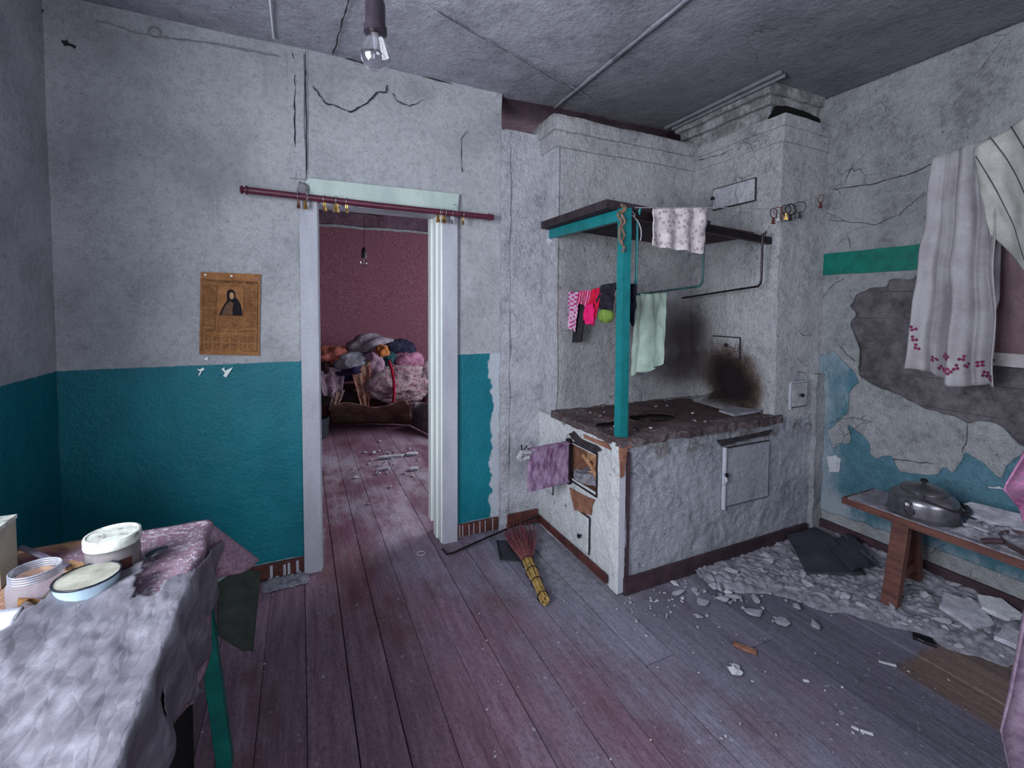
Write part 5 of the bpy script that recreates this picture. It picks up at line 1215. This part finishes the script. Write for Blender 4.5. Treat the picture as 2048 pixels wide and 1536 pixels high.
for (u, v) in ((.05, .80), (.07, .85), (.10, .89), (.27, .93), (.33, .96), (.42, .90), (.50, .88), (.52, .94), (.58, .92), (.63, .88), (.66, .91), (.78, .91), (.82, .955), (.87, .90), (.90, .93), (.97, .965)):
    p, a, b, n = tn(u, v); fl = MB()
    for k in range(R(0, 1) < .6 and 4 or 3):
        an = k*2*pi/4+u*9; c = p+(a*cos(an)+b*sin(an))*.011+n*.004
        ring = [c+(a*cos(t_)*.0075+b*sin(t_)*.0075)+n*.0 for t_ in [i*pi/4 for i in range(8)]]; n0 = len(fl.v); fl.v += [tuple(r_) for r_ in ring]; fl.f.append(tuple(range(n0, n0+8)))
    fl.build('embroidered_flower', em_m, EM)

lace = MB()
lp2 = []
for i in range(145):
    u = i/144; p, a, b, n = tn(min(u, .985), .985); lp2.append(p+b*(.006+.006*abs(sin(i*pi/4))))
lace.tube(lp2, .0018, 6)
lace.build('lace_hem', tmat, EM)
# second, striped towel bunched over the upper corner of the picture
ST2 = thing('striped_towel', 'grey-white towel with dark stripes draped diagonally over the upper right of the picture', 'towel', (2.68, .8, 1.9))
c0, c1, c2, c3 = map(Vector, ((2.700,0.981,2.101), (2.660,0.789,2.183), (2.720,0.920,1.724), (2.680,0.665,1.363)))
def st2(u, v):
    a = c0.lerp(c1, u); b = c2.lerp(c3, u); p = a.lerp(b, v); p.x -= .02+.022*sin(u*9+v*3)*(.4+.6*v)+.012*noise.noise(Vector((u*5, v*5, 3))); return p
MB().sheet(st2, 50, 50).build('linen', cloth_mat('grey_linen', '#a9a9a8', '#92928f', 8, None, .95, .2), ST2, smooth='all', thick=.003)
sm2 = MB()
for (ua, va, ub, vb) in ((.03, .10, .55, 1.0), (.30, -.0, .98, .80), (.62, .0, 1.0, .42)):
    n0 = len(sm2.v)
    for i in range(31):
        u = ua+(ub-ua)*i/30; v = va+(vb-va)*i/30
        p = st2(u, v); q2 = st2(u+.014, v-.006)
        for r_ in (p, q2): sm2.v.append((r_.x-.005, r_.y, r_.z))
    for i in range(30): a = n0+2*i; sm2.f.append((a, a+1, a+3, a+2))
sm2.build('dark_stripes', plain('dark_stripe', '#3a3540', '#26222b', 60), ST2, smooth='all')
def side(u, v): # bunch of cloth right behind the first towel's edge
    p = Vector((2.740,0.946,1.816)).lerp(Vector((2.760,0.905,1.724)), u).lerp(Vector((2.760,0.911,1.355)).lerp(Vector((2.770,0.905,1.443)), u), v); p.x -= .03*sin(pi*u)*(1-v*.6); return p
MB().sheet(side, 16, 30).build('loose_fold', tmat, EM, smooth='all', thick=.004)

# ---------------------------------------------------------------- pink patterned cloth at the right edge
def pinkpat(N, c):
    v = N.vor(1.0, N.map((14, 26, 1), co=N.uvc)); m = N.step(v, .45, .30)
    return N.mix(N.math('MULTIPLY', m, .6), c, srgb('#b56a9c'))
def mauvepat(N, c):
    v = N.vor(1.0, N.map((14, 26, 1), co=N.uvc)); m = N.step(v, .45, .30)
    return N.mix(N.math('MULTIPLY', m, .5), c, srgb('#6f5572'))
PKM = cloth_mat('pink_print', '#8f7d90', '#756476', 9, mauvepat, .95, .25)
def pk1(u, v):
    L = [(1.582,0.450,1.073), (1.490,0.450,0.980), (1.609,0.450,0.908), (1.674,0.450,0.824)]
    t_ = v*2.999; i = int(t_); f = t_-i; a = Vector(L[i]).lerp(Vector(L[i+1]), f); p = a.lerp(Vector((a.x+.30, .40, a.z-.0)), u); p.y += .02*sin(u*9+v*2); return p
def pk2(u, v):
    L = [(1.656,0.450,0.738), (1.622,0.450,0.594), (1.597,0.450,0.435), (1.581,0.450,0.341), (1.669,0.450,0.195), (1.717,0.450,0.063)]
    t_ = v*4.999; i = int(t_); f = t_-i; a = Vector(L[i]).lerp(Vector(L[i+1]), f); p = a.lerp(Vector((a.x+.34, .42, a.z)), u); p.y += .035*sin(u*16+v*1.5)*(.4+.6*v); return p
PD = thing('pink_curtain', 'pink patterned cloth hanging at the right picture edge close to the camera', 'cloth', (1.65, .43, .6))
MB().sheet(pk1, 24, 20).build('upper_fold', cloth_mat('bright_pink_print', '#9a7893', '#824d70', 9, pinkpat, .95, .2), PD, smooth='all', thick=.003)
MB().sheet(pk2, 50, 50).build('lower_drop', PKM, PD, smooth='all', thick=.003)
MB().tube([(1.50, .40, 1.10), (1.95, .40, 1.10)], .012, 10).build('rail', M['brown_wood'], PD)

# ---------------------------------------------------------------- far room: heap of clothes on a low bed, cardboard, debris
BD = thing('bed', 'dark low bed under the heap of clothes in the far room', 'bed', (.9, 5.6, 0))
dk = plain('dark_bed_wood', '#2a1c22', '#1a1116', 12)
MB().gbox(.0, 1.75, 5.38, 6.05, .30, .42, .2).build('mattress', plain('dark_mattress', '#2c2029', '#1d151b', 8), BD, bevel=.02)
for x in (.06, 1.65):
    for y in (5.42, 5.98): MB().box(x, x+.06, y, y+.06, 0, .30).build('leg', dk, BD)
MB().box(1.70, 1.75, 5.38, 6.05, .3, .62).build('headboard', plain('orange_brown_wood', '#7a4a3a', '#58342b', 12), BD, bevel=.004)
def garment(name, c, s, a, b, seed, label, pat=None, sub=4, cat='garment'):
    bm = bmesh.new(); bmesh.ops.create_icosphere(bm, subdivisions=sub, radius=1)
    for v in bm.verts:
        p = v.co.copy(); n = noise.noise(p*1.6+Vector((seed, 0, 0)))*.35; rg = 1-abs(noise.noise(p*3.2+Vector((0, seed, 0))))*2
        v.co = p*(1+n+rg*.13+.06*(1-2*abs(noise.noise(p*8+Vector((seed, 0, seed)))))); v.co = Vector((v.co.x*s[0], v.co.y*s[1], v.co.z*s[2]))+Vector(c)
    me = bpy.data.meshes.new(name); bm.to_mesh(me); bm.free(); me.polygons.foreach_set('use_smooth', [True]*len(me.polygons))
    me.materials.append(gm(name+str(seed), a, b, pat)); return tag(link(name, me), label, cat, 'heap of clothes in the far room')
def gm(nm, a, b, pat=None):
    N = NT('fabric_'+nm); c = N.ramp(N.noise(9, 5, .6), [(.35, srgb(b)), (.62, srgb(a))])
    if pat: c = N.mix(N.math('MULTIPLY', N.step(N.vor(22), .38, .26), .8), c, srgb(pat))
    return N.out(c, .95, N.bump(N.noise(14, 6, .65), .05, .9), 0, .1, .3, 160)
garment('garment', (0.531,5.500,0.691), (.26, .2, .13), '#3b2f55', '#221b33', 1, 'dark violet garment in the middle of the clothes heap')
garment('garment', (0.301,5.500,0.833), (.17, .18, .11), '#b0685c', '#8c4a47', 2, 'salmon-orange garment at the upper left of the heap')
garment('garment', (0.493,5.380,0.781), (.19, .12, .085), '#8f8e98', '#6f6e79', 3, 'grey knitted garment right of the salmon one')
garment('garment', (0.752,5.600,0.924), (.24, .2, .12), '#a59aa6', '#857a88', 4, 'pale grey garment on the very top of the heap')
garment('garment', (1.033,5.600,0.867), (.22, .2, .12), '#3a3a52', '#24243a', 5, 'dark blue-grey garment near the top right of the heap')
garment('garment', (0.838,5.340,0.879), (.075, .06, .07), '#c9824f', '#a8633c', 6, 'small bright orange garment near the top of the heap')
garment('garment', (0.762,5.360,0.736), (.10, .09, .15), '#b392a6', '#8f7085', 7, 'pink twisted garment hanging below the orange one')
garment('garment', (0.912,5.380,0.762), (.11, .08, .10), '#35545c', '#223a42', 8, 'dark teal garment beside the orange one')
garment('garment', (1.128,5.420,0.748), (.20, .14, .11), '#b27f98', '#905f79', 9, 'pink floral garment on the right slope of the heap', '#8a4f6b')
garment('garment', (1.365,5.450,0.531), (.17, .15, .17), '#9c8791', '#7c6872', 10, 'beige-pink pillow-like bundle at the right end of the heap')
garment('garment', (0.227,5.500,0.706), (.12, .15, .14), '#3f2731', '#2a1920', 11, 'dark maroon garment at the left edge of the heap')
bag = garment('cloth_sack', (0.994,5.400,0.507), (.40, .18, .23), '#b09a9f', '#8c767f', 12, 'large beige floral sack in the front of the heap', '#8f4f6d', 5, 'sack')
st = MB().tube([(0.892,5.200,0.783), (0.918,5.160,0.685), (0.938,5.155,0.543), (0.940,5.170,0.398), (0.934,5.200,0.279)], .016, 8); tag(st.build('red_strap', gm('strap', '#b0263f', '#8a1c34'), smooth=True), 'red strap hanging down over the beige floral sack', 'strap')
def fg(label, P, a, b, seed, pat):
    o = hang('hanging_garment', gm('hang'+str(seed), a, b, pat), *P, folds=2, amp=.014, nu=30, nv=30, seed=seed, thick=.01); return tag(o, label, 'garment', 'heap of clothes in the far room')
fg('pink-grey floral garment hanging over the bed edge at left', ((0.160,5.340,0.768), (0.434,5.320,0.690), (0.200,5.300,0.432), (0.393,5.300,0.362)), '#9c8796', '#7a6576', 1, '#74405c')
fg('ochre and red floral garment hanging over the bed edge', ((0.498,5.280,0.664), (0.707,5.280,0.782), (0.593,5.260,0.268), (0.673,5.260,0.222)), '#b08a78', '#8f5f5a', 2, '#8a3f3f')
fg('narrow beige cloth end dangling at the lower left of the heap', ((0.301,5.300,0.446), (0.430,5.300,0.470), (0.262,5.280,0.266), (0.349,5.280,0.286)), '#a58a84', '#80655f', 3, None)
def cb(u, v):
    a = Vector((0.266,5.150,0.336)).lerp(Vector((1.055,5.000,0.331)), u); b = Vector((0.295,5.743,0.010)).lerp(Vector((1.194,5.300,0.010)), u); p = a.lerp(b, v)
    p.z = max(.008, p.z+.03*sin(u*8)*(1-v)); p.y += .05*noise.noise(Vector((u*5, v*3, 1))); return p
tag(MB().sheet(cb, 30, 14).build('cardboard_sheet', gm('card', '#97786e', '#75554f'), smooth='all', thick=.006), 'long brown paper sheet bulging on the floor before the bed', 'cardboard')
def cb2(u, v):
    a = Vector((1.128,5.000,0.330)).lerp(Vector((1.425,4.900,0.285)), u); b = Vector((1.152,5.269,0.010)).lerp(Vector((1.296,4.549,0.010)), u); p = a.lerp(b, v); p.z = max(.01, p.z); p.y += .08*sin(u*5)*(1-v); return p
tag(MB().sheet(cb2, 20, 14).build('paper_sack', gm('sack', '#8d8289', '#6d636b'), smooth='all', thick=.006), 'greyish paper sack on the floor at the right door jamb, far room', 'sack')
tag(MB().lathe([(.10, 0), (.13, .02), (.14, .20), (.145, .22), (.13, .22), (.12, .04), (0, .03)], (.12, 5.18, .0), 28).build('dark_pot', plain('dark_pot_enamel', '#33333f', '#23232c', 20, .5), smooth=True), 'dark pot on the floor at the left end of the bed', 'pot')
for i, (x, y, sx, sy, lab) in enumerate(((.74, 4.22, .13, .025, 'long curled white plaster flake lying in the far room'), (.93, 4.22, .06, .04, 'white plaster slab at the right of the far debris'), (.86, 3.82, .04, .03, 'small white slab nearer the doorway in the far room'), (.62, 3.92, .06, .01, 'thin white splinter in the far room'))):
    slab('plaster_slab', [(x-sx, y-sy*.6), (x+sx*.7, y-sy), (x+sx, y+sy*.4), (x, y+sy), (x-sx*.8, y+sy*.5)], .004, .018, (0, .05, 0), M['chunk_white'], lab)
random.seed(90)
for i in range(45):
    place_rock('plaster_crumb', random.choice(rocks_w), None, (random.gauss(.75, .17), random.gauss(4.0, .32), .002), R(0, 6), R(.007, .026), 'white plaster crumb on the far room floor', 'plaster crumb', 'plaster crumbs in the far room')
# torn ceiling paper sagging in the far room
def torn(u, v):
    p = Vector((-.10+1.6*u, 5.2+.75*v, ZC-.02)); p.z -= .13*sin(pi*u)*v*v+.03*noise.noise(Vector((u*7, v*5, 1))); return p
for i in range(26):
    x, y = R(1.42, 2.48), R(1.76, 2.34)
    if burner(Vector((x, y, .75))) or (x < 1.47 and y < 1.83): continue
    place_rock('mortar_crumb', random.choice(rocks), None, (x, y, .783), R(0, 6), R(.005, .016), 'crumb of mortar lying on the dirty cooktop', 'mortar crumb', 'mortar crumbs on the cooktop')
slab('mortar_slab', [(2.22, 1.78), (2.46, 1.79), (2.50, 1.86), (2.40, 1.93), (2.24, 1.90)], .785, .014, (0, 0, 0), M['dust'], 'flat crust of mortar on the right end of the cooktop')
TC_ = MB().sheet(torn, 40, 12).build('sagging_ceiling_paper', M['ceiling_far'], bpy.data.objects['ceiling_far'], smooth='all', thick=.004)
blob([(.1, 5.2, 0), (.6, 5.1, 0), (1.0, 5.2, 0), (.95, 5.55, 0), (.5, 5.6, 0), (.15, 5.5, 0)], 2, ZC-.03, (0, 0, 1), .01).build('ceiling_hole', M['under'], bpy.data.objects['ceiling_far'])
for (x, a) in ((.55, .35), (.68, .2), (.35, .6)):
    MB().beam((x, 5.15, ZC-.06), (x+a*.5, 5.75, ZC-.17), .07, .01).build('loose_lath', M['ceiling_far'], bpy.data.objects['ceiling_far'])

# crumbled plaster at the foot of the wall left of the door, and along the stove side
def heap(name, x0, x1, y0, y1, h, label, seed, nx=60, ny=24):
    mb = MB(); H = {}
    for j in range(ny+1):
        for i in range(nx+1):
            u, v = i/nx, j/ny; e = min(1, 6*min(u, 1-u), 3.5*v) ; z = h*e*(.35+.8*abs(noise.noise(Vector((u*nx*.35, v*ny*.35, seed)))))*(.4+.6*v)-.004
            H[(i, j)] = z; mb.v.append((x0+(x1-x0)*u, y0+(y1-y0)*v, max(z, -.003)+.003))
    for j in range(ny):
        for i in range(nx):
            if max(H[(i, j)], H[(i+1, j)], H[(i+1, j+1)], H[(i, j+1)]) > 0: a = j*(nx+1)+i; mb.f.append((a, a+1, a+nx+2, a+nx+1))
    return tag(mb.build(name, M['dust'], smooth='all'), label, 'rubble', kind='stuff')
heap('crumbled_plaster', -.20, .03, 2.44, 2.545, .035, 'crumbled whitewash heaped at the wall foot left of the door casing', 3)
heap('crumbled_plaster', 1.15, 1.345, 2.30, 2.52, .02, 'thin crumbled plaster on the floor behind the broom bristles', 5)
